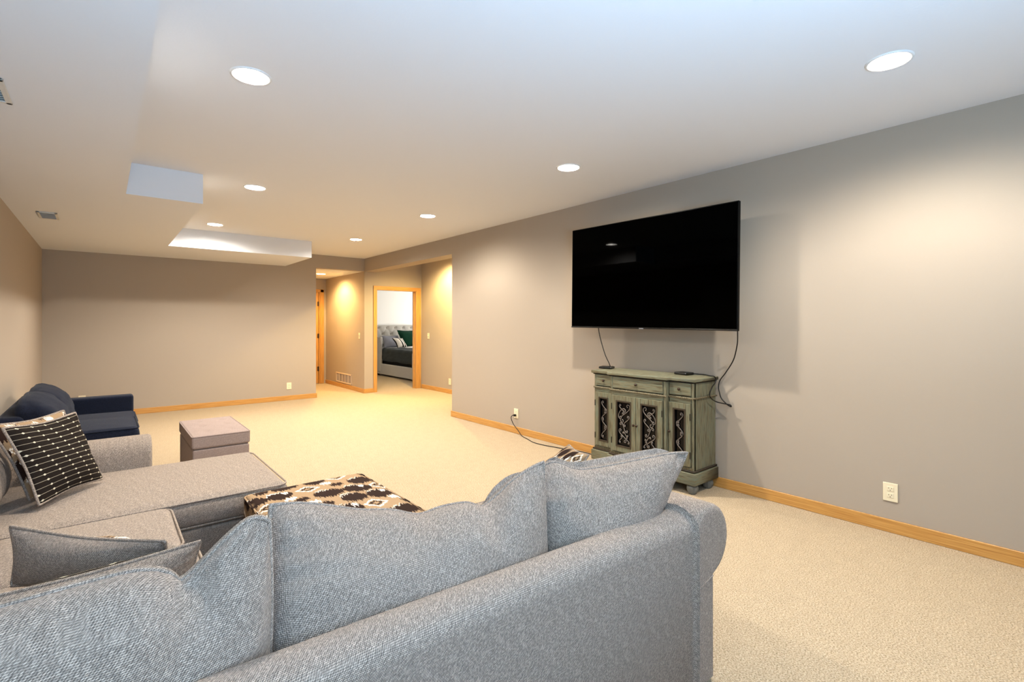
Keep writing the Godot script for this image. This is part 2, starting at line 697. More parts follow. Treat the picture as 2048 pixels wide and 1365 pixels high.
	M.register = sm(Color(0.80, 0.79, 0.76), 0.5, 0.5)
	M.return_grille = sm(Color(0.80, 0.72, 0.62), 0.5, 0.5)
	M.slot = sm(Color(0.05, 0.045, 0.04), 0.8, 0.2)
	M.hinge = sm(Color(0.24, 0.17, 0.10), 0.4, 0.5)
	M.button = sm(Color(0.52, 0.48, 0.44), 0.9, 0.2)
	M.stitch = sm(Color(0.42, 0.38, 0.36), 0.95, 0.2)
	M.vinyl = sm(Color(0.86, 0.86, 0.86), 0.4, 0.5)
	m = sm(Color(1, 1, 1, 0.06), 0.02, 0.5)
	m.transparency = BaseMaterial3D.TRANSPARENCY_ALPHA
	M.pane = m

func glow(c: Color, e: float) -> StandardMaterial3D:
	var m := sm(Color(0.9, 0.9, 0.9), 0.5)
	m.emission_enabled = true
	m.emission = c
	m.emission_energy_multiplier = e
	return m

# ---------------------------------------------------------------- scene

func _ready() -> void:
	var cam := Camera3D.new()
	cam.name = "camera"
	cam.projection = Camera3D.PROJECTION_FRUSTUM
	cam.near = 0.05
	cam.far = 60.0
	cam.size = 0.05 * 1365.0 / F
	cam.frustum_offset = Vector2(0.0, -0.05 * 33.7 / F)
	cam.position = Vector3(0, 1.32, 0)
	cam.rotation = Vector3(0, -0.6909, 0)
	cam.current = true
	add_child(cam)
	var env := Environment.new()
	env.background_mode = Environment.BG_SKY
	var sky := Sky.new()
	var ps := ProceduralSkyMaterial.new()
	ps.sky_top_color = Color(0.42, 0.60, 0.90)
	ps.sky_horizon_color = Color(0.80, 0.88, 0.97)
	ps.ground_bottom_color = Color(0.32, 0.33, 0.28)
	ps.ground_horizon_color = Color(0.62, 0.66, 0.62)
	sky.sky_material = ps
	env.sky = sky
	env.background_energy_multiplier = 1.5
	env.ambient_light_source = Environment.AMBIENT_SOURCE_DISABLED
	env.tonemap_mode = Environment.TONE_MAPPER_LINEAR
	env.tonemap_exposure = 1.55
	env.sdfgi_enabled = true
	env.ssao_enabled = true
	env.ssil_enabled = true
	var we := WorldEnvironment.new()
	we.name = "world"
	we.environment = env
	add_child(we)
	# unseen lights: two cool ones behind the camera, daylight out of sight in the bedroom
	unseen_light("unseen_cool_light", Vector3(0.15, 1.55, ZR - 0.03), 0.0, Vector2(0.8, 0.75), Color(0.70, 0.85, 1.0), 3.0)  # out of view behind the camera, placed to light the sofa backs
	unseen_light("unseen_uplight", Vector3(0.50, 1.1, ZR - 0.26), 0.0, Vector2(0.9, 0.45), Color(0.66, 0.84, 1.0), 11.0, 1.42)  # out of view inside the room, turned up to light the near ceiling
	unseen_light("unseen_bedroom_daylight", Vector3(7.96, 1.5, -10.9), PI * 0.5, Vector2(1.6, 1.2), Color(1.0, 0.98, 0.94), 6.5)  # out of view, placed to brighten the white bedroom walls
	make_materials()
	build_room()
	build_lights()
	build_fittings()
	build_sectional()
	build_pillows()
	build_patterned_ottoman()
	build_bench()
	build_blue_sofa()
	build_sideboard()
	build_television()
	build_bedroom()

func unseen_light(called: String, at: Vector3, turn: float, size: Vector2, c: Color, e: float, tilt := 0.0) -> void:
	var l := AreaLight3D.new()
	l.name = called
	l.area_size = size
	l.light_color = c
	l.light_energy = e
	l.area_range = 20.0
	l.shadow_enabled = true
	l.position = at
	l.rotation = Vector3(tilt, turn, 0)   # tilt: turns the unseen light up towards the ceiling
	add_child(l)

func build_room() -> void:
	struct("floor", boxes([[XL - 0.15, 8.15, -0.15, 0.0, -12.6, ZR + 0.15]]), M.carpet, "beige cut-pile carpet that covers the whole floor", "carpet")
	var c := struct("ceiling", slab(Vector3(XL - 0.15, H, -12.6), Vector3(8.15, H + 0.15, ZR + 0.15)), M.ceiling, "smooth white painted ceiling with a stepped soffit", "ceiling")
	# soffit: along the left wall, stepping out twice towards the far wall
	put("soffit", boxes([[XL, 0.137, HS, H, -4.83, ZR], [XL, 0.645, HS, H, -7.687, -4.83], [XL, 2.43, HS, H, ZB, -7.687]]), M.ceiling, c)
	put("hall_ceiling", slab(Vector3(2.948, HS + 0.005, -11.2), Vector3(XR, H, ZB - 0.12)), M.ceiling, c)
	struct("wall_left", boxes([[XL - 0.15, XL, 0, H, -12.6, ZR]]), M.wall, "taupe left wall behind the navy sofa", "wall")
	# far wall, with the header over the hall and the part that holds the bedroom door
	struct("wall_back", boxes([
		[XL, 2.948, 0, H, ZB - 0.12, ZB], [2.948, XR, 2.332, H, ZB - 0.12, ZB],
		[XR, 4.087, 0, H, ZB - 0.12, ZB], [4.967, XA, 0, H, ZB - 0.12, ZB], [4.087, 4.967, 2.007, H, ZB - 0.12, ZB]]), M.wall, "taupe far wall opening to the hall and the bedroom door", "wall")
	# television wall, header beam over the alcove opening, wall of the hall
	struct("wall_right", boxes([[XR, XR + 0.15, 0, H, -6.007, ZR], [XR, XR + 0.25, HS, H, ZB, -6.007]]), M.wall, "long taupe wall with the television, ending in a header beam", "wall")
	struct("wall_alcove", boxes([[XA, XA + 0.12, 0, H, ZB, -5.0], [XR + 0.15, XA + 0.12, 0, H, -5.0, -4.9]]), M.wall, "taupe side wall of the lit alcove beside the bedroom door", "wall")
	struct("wall_hall", boxes([[XR, XR + 0.1, 0, H, -11.3, ZB - 0.12], [2.848, 2.948, 0, H, -11.3, ZB - 0.12]]), M.wall, "taupe hall wall with the return air grille", "wall")
	struct("wall_hall_end", boxes([[3.80, XR, 0, H, -11.3, -11.2], [2.948, 3.80, 2.09, H, -11.3, -11.2]]), M.wall, "short taupe wall above the door at the hall end", "wall")
	var x0 := -0.35
	var x1 := 1.0
	struct("wall_rear", boxes([[XL, x0, 0, H, ZR, ZR + 0.15], [x1, XR + 0.15, 0, H, ZR, ZR + 0.15], [x0, x1, 0, 0.55, ZR, ZR + 0.15], [x0, x1, 1.95, H, ZR, ZR + 0.15]]), M.wall, "taupe wall behind the camera with an opening for the unseen window", "wall")
	var w := struct("window_1", boxes([[x0, x0 + 0.05, 0.55, 1.95, ZR + 0.05, ZR + 0.12], [x1 - 0.05, x1, 0.55, 1.95, ZR + 0.05, ZR + 0.12], [x0, x1, 0.55, 0.60, ZR + 0.05, ZR + 0.12], [x0, x1, 1.90, 1.95, ZR + 0.05, ZR + 0.12]]), M.vinyl, "white framed window out of view behind the camera, placed for the cool light", "window")  # unseen, set round the cool light that reaches the sofa from behind
	put("pane", boxes([[x0 + 0.05, x1 - 0.05, 0.60, 1.90, ZR + 0.08, ZR + 0.086]]), M.pane, w)
	# bedroom shell
	struct("wall_bedroom", boxes([[4.02, 8.0, 0, H, -12.50, -12.38], [XR + 0.1, 4.02, 0, H, -12.5, ZB - 0.12],
		[8.0, 8.12, 0, H, -11.7, -12.5], [8.0, 8.12, 0, H, ZB, -10.1], [8.0, 8.12, 0, 0.9, -11.7, -10.1], [8.0, 8.12, 2.1, H, -11.7, -10.1], [XA + 0.12, 8.0, 0, H, ZB - 0.12, ZB]]), M.bed_wall, "white bedroom walls seen through the open doorway", "wall")
	w = struct("window_2", boxes([[8.03, 8.1, 0.9, 2.1, -11.7, -11.65], [8.03, 8.1, 0.9, 2.1, -10.15, -10.1], [8.03, 8.1, 0.9, 0.95, -11.7, -10.1], [8.03, 8.1, 2.05, 2.1, -11.7, -10.1]]), M.vinyl, "white framed bedroom window out of sight beside the bed", "window")
	put("pane", boxes([[8.06, 8.066, 0.95, 2.05, -11.65, -10.15]]), M.pane, w)
	# baseboards, eased top edge
	var bh := 0.082
	var bt := 0.014
	var base := func(called: String, list: Array, label: String) -> void:
		var b := MB.new()
		for l in list:
			var lo := Vector3(minf(l[0], l[1]), 0.0, minf(l[2], l[3]))
			var hi := Vector3(maxf(l[0], l[1]), bh, maxf(l[2], l[3]))
			b.rbox((lo + hi) / 2, hi - lo, 0.004, 1)
		struct(called, b.mesh(), M.oak, label, "baseboard")
	base.call("baseboard_right", [[XR - bt, XR, -6.007, ZR], [XR - bt, XR + 0.15, -6.007 - bt, -6.007]], "oak baseboard under the television wall")
	base.call("baseboard_back", [[XL, 2.948, ZB, ZB + bt], [2.948, 2.948 + bt, ZB - 0.12, ZB + bt]], "oak baseboard along the far wall up to the hall corner")
	base.call("baseboard_left", [[XL, XL + bt, ZB + bt, ZR]], "oak baseboard behind the sofas on the left wall")
	base.call("baseboard_alcove", [[XA - bt, XA, ZB + 0.02, -5.0]], "oak baseboard in the bright alcove")
	base.call("baseboard_hall", [[XR - bt, XR, -11.2, ZB + bt], [XR, 4.03, ZB, ZB + bt]], "oak baseboard from the return grille round to the bedroom door")
	# bedroom door frame: casing and jambs
	var dc := MB.new()
	for s in [[4.03, 4.10, 0.0, 2.064], [4.955, 5.062, 0.0, 2.064]]:
		var wdt: float = s[1] - s[0]
		dc.rbox(Vector3((s[0] + s[1]) / 2, s[3] / 2, ZB + 0.009), Vector3(wdt, s[3], 0.018), 0.004)
	var d := struct("door_1", dc.mesh(), M.oak_up, "oak door frame around the open bedroom doorway", "door frame")
	put("head_casing", MB.new().rbox(Vector3(4.546, 2.034, ZB + 0.010), Vector3(1.032, 0.06, 0.020), 0.004).mesh(), M.oak, d)
	put("jamb", boxes([[4.087, 4.105, 0, 2.007, ZB - 0.13, ZB + 0.012], [4.945, 4.967, 0, 2.007, ZB - 0.13, ZB + 0.012], [4.087, 4.967, 1.988, 2.007, ZB - 0.13, ZB + 0.012]]), M.oak_up, d)
	put("door_stop", boxes([[4.105, 4.117, 0, 1.988, ZB - 0.09, ZB - 0.05], [4.933, 4.945, 0, 1.988, ZB - 0.09, ZB - 0.05]]), M.oak_up, d)
	# hall end door
	d = struct("door_2", boxes([[2.95, 3.690, 0.01, 2.03, -11.245, -11.205]]), M.oak_up, "oak door closed at the end of the hall", "door")
	put("casing", MB.new().rbox(Vector3(3.762, 1.045, -11.185), Vector3(0.08, 2.09, 0.02), 0.004).rbox(Vector3(3.38, 2.06, -11.185), Vector3(0.84, 0.065, 0.02), 0.004).mesh(), M.oak_up, d)
	put("jamb", boxes([[3.70, 3.80, 0, 2.09, -11.3, -11.195]]), M.oak_up, d)
	put("shadow_gap", boxes([[3.690, 3.70, 0, 2.03, -11.25, -11.24]]), M.slot, d)
	for y in [0.33, 1.06, 1.77]:
		put("hinge", MB.new().tube([Vector3(3.694, y - 0.05, -11.195), Vector3(3.694, y + 0.05, -11.195)], 0.011, 8).rbox(Vector3(3.676, y, -11.203), Vector3(0.03, 0.1, 0.006), 0.001).mesh(), M.hinge, d)

func can_light(at: Vector3, label: String, e: float, c: Color) -> void:
	var t := thing("recessed_light", label, "ceiling light", at, "round recessed downlights")
	put("trim_ring", MB.new().lathe(Vector3.ZERO, [[0.0795, 0.004], [0.0795, -0.001], [0.082, -0.005], [0.087, -0.007], [0.093, -0.005], [0.096, 0.0]], 40).mesh(), M.white, t, false)
	put("reflector", MB.new().lathe(Vector3.ZERO, [[0.0793, 0.0], [0.0785, 0.03], [0.076, 0.056], [0.074, 0.058]], 40).mesh(), M.white, t, false)
	put("lamp_lens", MB.new().lathe(Vector3.ZERO, [[0.0005, 0.050], [0.05, 0.051], [0.076, 0.055]], 40).mesh(), glow(c.lerp(Color.WHITE, 0.6), 40.0), t, false)
	var l := SpotLight3D.new()
	l.name = "beam"
	l.light_color = c
	l.light_energy = e
	l.spot_angle = 86.0
	l.spot_angle_attenuation = 0.6
	l.spot_attenuation = 2.0
	l.spot_range = 20.0
	l.light_size = 0.045
	l.shadow_enabled = true
	l.position = Vector3(0, 0.038, 0)
	l.rotation.x = -PI / 2
	t.add_child(l, true)

func build_lights() -> void:
	for c in CANS:
		can_light(c[0], c[1], c[2], c[3])

# a slab with round openings for the recessed lights: full strips between the rows of lights, and in each row
# a square cell round every light whose inner edge is the circle
func slab(lo: Vector3, hi: Vector3) -> Mesh:
	var mb := MB.new()
	var y := lo.y
	var down := func(x0: float, x1: float, z0: float, z1: float) -> void:
		mb.face(Vector3(x0, y, z0), Vector3(x1, y, z0), Vector3(x1, y, z1), Vector3(x0, y, z1))
	mb.face(Vector3(lo.x, hi.y, hi.z), Vector3(hi.x, hi.y, hi.z), Vector3(hi.x, hi.y, lo.z), Vector3(lo.x, hi.y, lo.z))
	mb.face(Vector3(lo.x, lo.y, hi.z), Vector3(hi.x, lo.y, hi.z), Vector3(hi.x, hi.y, hi.z), Vector3(lo.x, hi.y, hi.z))
	mb.face(Vector3(hi.x, lo.y, lo.z), Vector3(lo.x, lo.y, lo.z), Vector3(lo.x, hi.y, lo.z), Vector3(hi.x, hi.y, lo.z))
	mb.face(Vector3(hi.x, lo.y, hi.z), Vector3(hi.x, lo.y, lo.z), Vector3(hi.x, hi.y, lo.z), Vector3(hi.x, hi.y, hi.z))
	mb.face(Vector3(lo.x, lo.y, lo.z), Vector3(lo.x, lo.y, hi.z), Vector3(lo.x, hi.y, hi.z), Vector3(lo.x, hi.y, lo.z))
	var here := CANS.filter(func(c): return absf(c[0].y - lo.y) < 0.01 and c[0].z > lo.z and c[0].z < hi.z)
	here.sort_custom(func(a, b): return a[0].z < b[0].z)
	var at := lo.z
	var k := 0
	while k < here.size():
		var row := [here[k][0]]
		while k + 1 < here.size() and here[k + 1][0].z - row[0].z < 0.3:
			k += 1
			row.append(here[k][0])
		k += 1
		row.sort_custom(func(a, b): return a.x < b.x)
		var z0: float = row.map(func(p): return p.z).min() - 0.15
		var z1: float = row.map(func(p): return p.z).max() + 0.15
		down.call(lo.x, hi.x, at, z0)
		at = z1
		var x := lo.x
		for p in row:
			down.call(x, p.x - 0.15, z0, z1)
			x = p.x + 0.15
			var angles := []
			for j in 48:
				angles.append(TAU * j / 48.0 - PI)
			for c in [Vector2(0.15, z1 - p.z), Vector2(-0.15, z1 - p.z), Vector2(-0.15, z0 - p.z), Vector2(0.15, z0 - p.z)]:
				angles.append(c.angle())
			angles.sort()
			var inner := []
			var outer := []
			for an in angles:
				var d := Vector2(cos(an), sin(an))
				var r := 0.15 / maxf(absf(d.x), 1e-6)
				r = minf(r, ((z1 - p.z) if d.y > 0 else (p.z - z0)) / maxf(absf(d.y), 1e-6))
				inner.append(mb.add(Vector3(p.x + d.x * 0.080, y, p.z + d.y * 0.080), Vector3.DOWN))
				outer.append(mb.add(Vector3(p.x + d.x * r, y, p.z + d.y * r), Vector3.DOWN))
			for j in angles.size():
				var n := (j + 1) % angles.size()
				mb.quad(inner[j], outer[j], outer[n], inner[n])
		down.call(x, hi.x, z0, z1)
	down.call(lo.x, hi.x, at, hi.z)
	return mb.mesh()

# cover plate on a wall; nx, nz = direction the plate faces
func plate(called: String, label: String, category: String, at: Vector3, n: Vector3, kind: String, w := 0.072) -> Node3D:
	var t := thing(called, label, category, at, "ivory wall outlets" if kind == "outlet" else "ivory light switches")
	t.rotation.y = atan2(n.x, n.z)
	put("cover_plate", MB.new().rbox(Vector3(0, 0, 0.0035), Vector3(w, 0.117, 0.007), 0.003).mesh(), M.ivory, t, false)
	if kind == "outlet":
		for y in [-0.021, 0.021]:
			var o := put("receptacle", MB.new().rbox(Vector3(0, y, 0.0075), Vector3(0.034, 0.028, 0.004), 0.0035, 2).mesh(), M.ivory, t, false)
			put("slot", boxes([[-0.0085, -0.0065, y + 0.001, y + 0.009, 0.0085, 0.0098], [0.0065, 0.0085, y + 0.001, y + 0.009, 0.0085, 0.0098], [-0.002, 0.002, y - 0.0095, y - 0.005, 0.0085, 0.0098]]), M.slot, o, false)
	else:
		put("toggle", MB.new().rbox(Vector3(0, 0.004, 0.012), Vector3(0.009, 0.02, 0.014), 0.002).mesh(), M.ivory, t, false)
		put("toggle_slot", boxes([[-0.006, 0.006, -0.013, 0.013, 0.006, 0.0076]]), M.slot, t, false)
	return t

func build_fittings() -> void:
	plate("wall_outlet", "ivory outlet low on the bare right-hand end of the television wall", "outlet", Vector3(XR, 0.254, -0.889), Vector3.LEFT, "outlet", 0.078)
	plate("wall_outlet", "ivory outlet left of the sideboard with a black cord plugged in", "outlet", Vector3(XR, 0.24, -4.575), Vector3.LEFT, "outlet", 0.078)
	plate("wall_outlet", "ivory outlet on the far wall near the hall corner", "outlet", Vector3(2.49, 0.247, ZB), Vector3.BACK, "outlet", 0.078)
	plate("wall_outlet", "ivory outlet whose top shows above the navy sofa arm", "outlet", Vector3(-0.222, 0.27, ZB), Vector3.BACK, "outlet", 0.078)
	plate("wall_outlet", "ivory outlet low in the alcove beside the wall edge", "outlet", Vector3(XA, 0.228, -7.995), Vector3.LEFT, "outlet", 0.078)
	plate("light_switch", "ivory light switch in the alcove right of the bedroom door", "light switch", Vector3(XA, 1.08, -8.80), Vector3.LEFT, "switch")
	plate("light_switch", "ivory light switch on the hall wall above the return grille", "light switch", Vector3(XR, 1.094, -9.32), Vector3.LEFT, "switch")
	# return air grille on the hall wall
	var t := thing("return_grille", "cream return air grille low on the hall wall", "vent", Vector3(XR, 0.20, -10.13))
	t.rotation.y = -PI / 2
	put("backing", boxes([[-0.40, 0.40, -0.085, 0.085, 0.0005, 0.002]]), M.stitch, t, false)
	put("frame", MB.new().rbox(Vector3(0, 0.09, 0.006), Vector3(0.85, 0.022, 0.012), 0.003).rbox(Vector3(0, -0.09, 0.006), Vector3(0.85, 0.022, 0.012), 0.003).rbox(Vector3(-0.414, 0, 0.006), Vector3(0.022, 0.2, 0.012), 0.003).rbox(Vector3(0.414, 0, 0.006), Vector3(0.022, 0.2, 0.012), 0.003).mesh(), M.return_grille, t, false)
	for k in 4:
		put("divider", MB.new().rbox(Vector3(-0.243 + 0.162 * k, 0, 0.006), Vector3(0.016, 0.17, 0.010), 0.002).mesh(), M.return_grille, t, false)
	for k in 40:
		if k % 8 == 7:
			continue
		put("slat", MB.new().rbox(Vector3(-0.386 + 0.0202 * k, 0, 0.004), Vector3(0.002, 0.16, 0.008), 0.0, 1, Basis(Vector3.UP, 0.6)).mesh(), M.return_grille, t, false)
	# ceiling registers on the soffit
	for s in [[Vector3(-0.387, HS, -6.23), 0.140, 0.335, "white ceiling register with slats on the soffit far down the room", 1], [Vector3(-0.46, HS, -3.03), 0.29, 0.30, "white ceiling register at the left picture edge of the soffit", 0]]:
		t = thing("ceiling_register", s[3], "vent", s[0], "ceiling registers in the soffit")
		var w: float = s[1]
		var l: float = s[2]
		put("throat", boxes([[-w / 2 + 0.02, w / 2 - 0.02, -0.001, 0.0, -l / 2 + 0.02, l / 2 - 0.02]]), M.slot, t, false)
		put("frame", MB.new().rbox(Vector3(-w / 2 + 0.011, -0.005, 0), Vector3(0.022, 0.010, l), 0.003).rbox(Vector3(w / 2 - 0.011, -0.005, 0), Vector3(0.022, 0.010, l), 0.003).rbox(Vector3(0, -0.005, -l / 2 + 0.011), Vector3(w, 0.010, 0.022), 0.003).rbox(Vector3(0, -0.005, l / 2 - 0.011), Vector3(w, 0.010, 0.022), 0.003).mesh(), M.register, t, false)
		var nb := 9
		for k in nb:
			var z := lerpf(-l / 2 + 0.035, l / 2 - 0.035, float(k) / (nb - 1))
			put("slat", MB.new().rbox(Vector3(0, -0.005, z), Vector3(w - 0.04, 0.0015, (l - 0.06) / nb * 0.9), 0.0, 1, Basis(Vector3.RIGHT, 0.7)).mesh(), M.register, t, false)
	# cord from the outlet to the sideboard
	var p := [Vector3(3.838, 0.222, -4.572), Vector3(3.80, 0.222, -4.585), Vector3(3.79, 0.19, -4.60), Vector3(3.80, 0.12, -4.57), Vector3(3.81, 0.05, -4.49), Vector3(3.79, 0.008, -4.40), Vector3(3.74, 0.006, -4.24), Vector3(3.688, 0.006, -4.09), Vector3(3.69, 0.006, -3.92), Vector3(3.73, 0.006, -3.74), Vector3(3.757, 0.006, -3.60), Vector3(3.80, 0.006, -3.46), Vector3(3.795, 0.006, -3.30), Vector3(3.76, 0.006, -3.10)]
	t = thing("power_cord", "black power cord running along the baseboard from outlet to sideboard", "cord", Vector3(3.79, 0, -4.4))
	put("cable", MB.new().tube(smooth(p, 8), 0.0042, 8).mesh(), M.cord, t)
	put("plug", MB.new().rbox(Vector3(3.826, 0.221, -4.575), Vector3(0.030, 0.026, 0.026), 0.006, 2).mesh(), M.cord, t)

# ---------------------------------------------------------------- seating

func upholstery(called: String, c: Array, parent: Node3D, m: Material, welt := 0.0062) -> MeshInstance3D:
	# one cushion: both panels in one mesh, its welt a sub-part
	var a: ArrayMesh = c[0]
	var b: ArrayMesh = c[1]
	var st := SurfaceTool.new()
	st.append_from(a, 0, Transform3D.IDENTITY)
	st.append_from(b, 0, Transform3D.IDENTITY)
	var o := put(called, st.commit(), m, parent)
	if welt > 0.0:
		# two cords side by side along the seam
		var n: Vector3 = c[3]
		var p1 := []
		var p2 := []
		for p in c[2]:
			p1.append(p + n * welt)
			p2.append(p - n * welt)
		put("piping", MB.new().tube(p1, welt * 0.95, 8, true).mesh(), M.welt, o)
		put("piping", MB.new().tube(p2, welt * 0.95, 8, true).mesh(), M.welt, o)
	return o

# boxed seat cushion with welts on the upper and lower edge
func seat_cushion(parent: Node3D, lo: Vector3, hi: Vector3, seed_: int, called := "seat_cushion", m: Material = null, r := 0.035, puff := 0.022) -> MeshInstance3D:
	var f := FastNoiseLite.new()
	f.seed = seed_
	f.frequency = 2.2
	var fn := func(u: Vector3, p: Vector3, q: Vector3) -> Vector3:
		var w := f.get_noise_3dv(p * 2.0) * 0.005
		var top := puff * (1 - u.x * u.x) * (1 - u.z * u.z) * (1.0 if u.y > 0 else 0.0) * absf(u.y)
		var out := 0.012 * (1 - u.y * u.y)
		return p + q * w + Vector3(0, top, 0) + Vector3(q.x, 0, q.z) * out
	var o := put(called, MB.new().soft((lo + hi) / 2, hi - lo, r, 12, fn).mesh(), M.sofa if m == null else m, parent)
	for y in [hi.y - 0.012, lo.y + 0.014]:
		var rim := []
		var e := 0.004
		var rr := 0.05
		for cn in [[hi.x, hi.z, 0.0], [lo.x, hi.z, PI / 2], [lo.x, lo.z, PI], [hi.x, lo.z, PI * 1.5]]:
			var cx: float = cn[0] - signf(cn[0] - lo.x - 1e-4) * rr if cn[0] == hi.x else cn[0] + rr
			var cz: float = cn[1] - rr if cn[1] == hi.z else cn[1] + rr
			for k in 6:
				var an: float = cn[2] + PI / 2 * k / 5.0
				rim.append(Vector3(cx + cos(an) * (rr + e), y, cz + sin(an) * (rr + e)))
		put("piping", MB.new().tube(rim, 0.0048, 8, true).mesh(), M.welt if m == null else m, o)
	return o

func ring_profile(cx: float, cy: float, r: float, x0: float, x1: float, y0: float, neck: float) -> PackedVector2Array:
	# rolled arm: post from y0 up into a roll of radius r round (cx, cy); counter-clockwise
	var p := PackedVector2Array([Vector2(x0, y0), Vector2(x1, y0), Vector2(x1, neck)])
	var a0 := asin(clampf((neck - cy) / r, -1, 1))
	for k in 21:
		var an := lerpf(a0, PI * 0.98, k / 20.0)
		p.push_back(Vector2(cx + cos(an) * r, cy + sin(an) * r))
	p.push_back(Vector2(x0, cy - r * 0.3))
	return p

func back_z(x: float) -> float:
	return -0.919 + 0.048 * (x - 1.584)

func build_sectional() -> void:
	var t := thing("sectional_sofa", "grey tweed sectional sofa whose back fills the foreground, with a chaise", "sofa", Vector3(0.3, 0, -1.6))
	# near back: profile across (z, y), swept along x with the slight turn of that section
	var ex := Vector3(1, 0, 0.048).normalized()
	var ez := Vector3(-0.048, 0, 1).normalized()
	var prof := PackedVector2Array()
	for p in [[0.0, 0.012], [0.0, 0.60]]:
		prof.push_back(Vector2(-p[0], p[1]))
	for k in 9:
		var an := PI * k / 8.0
		prof.push_back(Vector2(-0.075 + 0.075 * cos(an), 0.60 + 0.052 * sin(an)))
	prof.push_back(Vector2(-0.15, 0.012))
	# outline in the (z, y) plane has to be counter-clockwise about +x
	var o0 := Vector3(-0.60, 0, back_z(-0.60))
	var rev := PackedVector2Array()
	for p in prof:
		rev.push_back(Vector2(-p.x, p.y))
	put("back_frame", MB.new().extrude(o0, -ez, Vector3.UP, rev, 2.185, 0.02).mesh(), M.sofa, t)
	put("seam", MB.new().tube([Vector3(1.588, 0.015, back_z(1.588) + 0.004), Vector3(1.590, 0.585, back_z(1.588) + 0.003), Vector3(1.584, 0.635, back_z(1.588) - 0.016), Vector3(1.575, 0.656, back_z(1.588) - 0.06)], 0.0018, 6).mesh(), M.welt, t)
	# right arm: roll running away from the camera
	var arm := ring_profile(1.722, 0.52, 0.134, 1.585, 1.752, 0.012, 0.395)
	put("arm", MB.new().extrude(Vector3(0, 0, -1.66), Vector3.RIGHT, Vector3.UP, arm, 0.725, 0.022).mesh(), M.sofa, t)
	put("arm_seam", MB.new().tube([Vector3(1.59, 0.36, -0.934), Vector3(1.65, 0.375, -0.934), Vector3(1.738, 0.392, -0.935)], 0.0022, 6).mesh(), M.welt, t)
	put("base", MB.new().rbox(Vector3(0.65, 0.185, -1.50), Vector3(1.86, 0.25, 0.80), 0.02, 2).rbox(Vector3(-0.14, 0.185, -2.40), Vector3(0.74, 0.25, 2.64), 0.02, 2).mesh(), M.sofa, t)
	put("chaise_base", MB.new().rbox(Vector3(0.18, 0.18, -3.30), Vector3(1.16, 0.25, 0.83), 0.02, 2).mesh(), M.sofa, t)
	for p in [Vector3(1.50, 0.03, -1.88), Vector3(0.70, 0.03, -3.63), Vector3(0.70, 0.03, -2.95), Vector3(-0.53, 0.03, -1.1), Vector3(-0.53, 0.03, -3.85)]:
		put("foot", MB.new().lathe(p, [[0.001, -0.03], [0.022, -0.03], [0.03, 0.03]], 12).mesh(), M.black_plastic, t)
	seat_cushion(t, Vector3(0.30, 0.30, -1.95), Vector3(0.93, 0.462, -1.16), 1)
	seat_cushion(t, Vector3(0.935, 0.30, -1.95), Vector3(1.58, 0.462, -1.13), 2)
	seat_cushion(t, Vector3(-0.42, 0.30, -2.31), Vector3(0.28, 0.46, -1.18), 3, "corner_cushion")
	seat_cushion(t, Vector3(-0.42, 0.30, -2.848), Vector3(0.245, 0.456, -2.325), 4)
	seat_cushion(t, Vector3(-0.42, 0.305, -3.745), Vector3(0.782, 0.455, -2.884), 5, "chaise_cushion", null, 0.04, 0.016)
	# left back and far arm
	put("side_back", MB.new().rbox(Vector3(-0.535, 0.355, -2.45), Vector3(0.15, 0.60, 3.0), 0.05, 3).mesh(), M.sofa, t)
	var arm2 := PackedVector2Array()
	for p in ring_profile(-0.01, 0.525, 0.105, -0.115, 0.09, 0.06, 0.44):
		arm2.push_back(p)
	put("chaise_arm", MB.new().extrude(Vector3(0.237, 0, -3.865), Vector3.FORWARD, Vector3.UP, arm2, -0.83, 0.0).mesh() if false else MB.new().extrude(Vector3(-0.60, 0, -3.865), Vector3.FORWARD, Vector3.UP, arm2, 0.835, 0.02).mesh(), M.sofa, t)
	# back cushions that stand above the near back, seen from behind
	var zb := func(x: float) -> Vector3: return Vector3(x, 0.452, back_z(x) - 0.20)
	var c1 := cushion([zb.call(-0.52), zb.call(-0.1), zb.call(0.275)],
		[Vector3(-0.56, 0.80, -1.25), Vector3(-0.35, 0.80, -1.26), Vector3(-0.142, 0.816, -1.262), Vector3(0.019, 0.82, -1.266), Vector3(0.075, 0.812, -1.267), Vector3(0.109, 0.794, -1.269), Vector3(0.128, 0.772, -1.269), Vector3(0.164, 0.795, -1.27), Vector3(0.212, 0.836, -1.271), Vector3(0.257, 0.866, -1.272), Vector3(0.285, 0.866, -1.273), Vector3(0.303, 0.854, -1.273)],
		[zb.call(-0.52), Vector3(-0.55, 0.6, -1.2), Vector3(-0.56, 0.80, -1.25)],
		[zb.call(0.275), Vector3(0.293, 0.66, -1.215), Vector3(0.303, 0.80, -1.262), Vector3(0.303, 0.854, -1.273)], 0.115, 0.10, 51,
		{"low": 0.8, "wr": 0.009, "creases": [[0.80, 1.0, 0.06, -0.45, 0.035, 0.038], [0.92, 0.9, -0.04, -0.5, 0.05, 0.014], [0.97, 1.0, -0.03, -0.5, 0.02, 0.012]]})
	upholstery("back_cushion", c1, t, M.sofa)
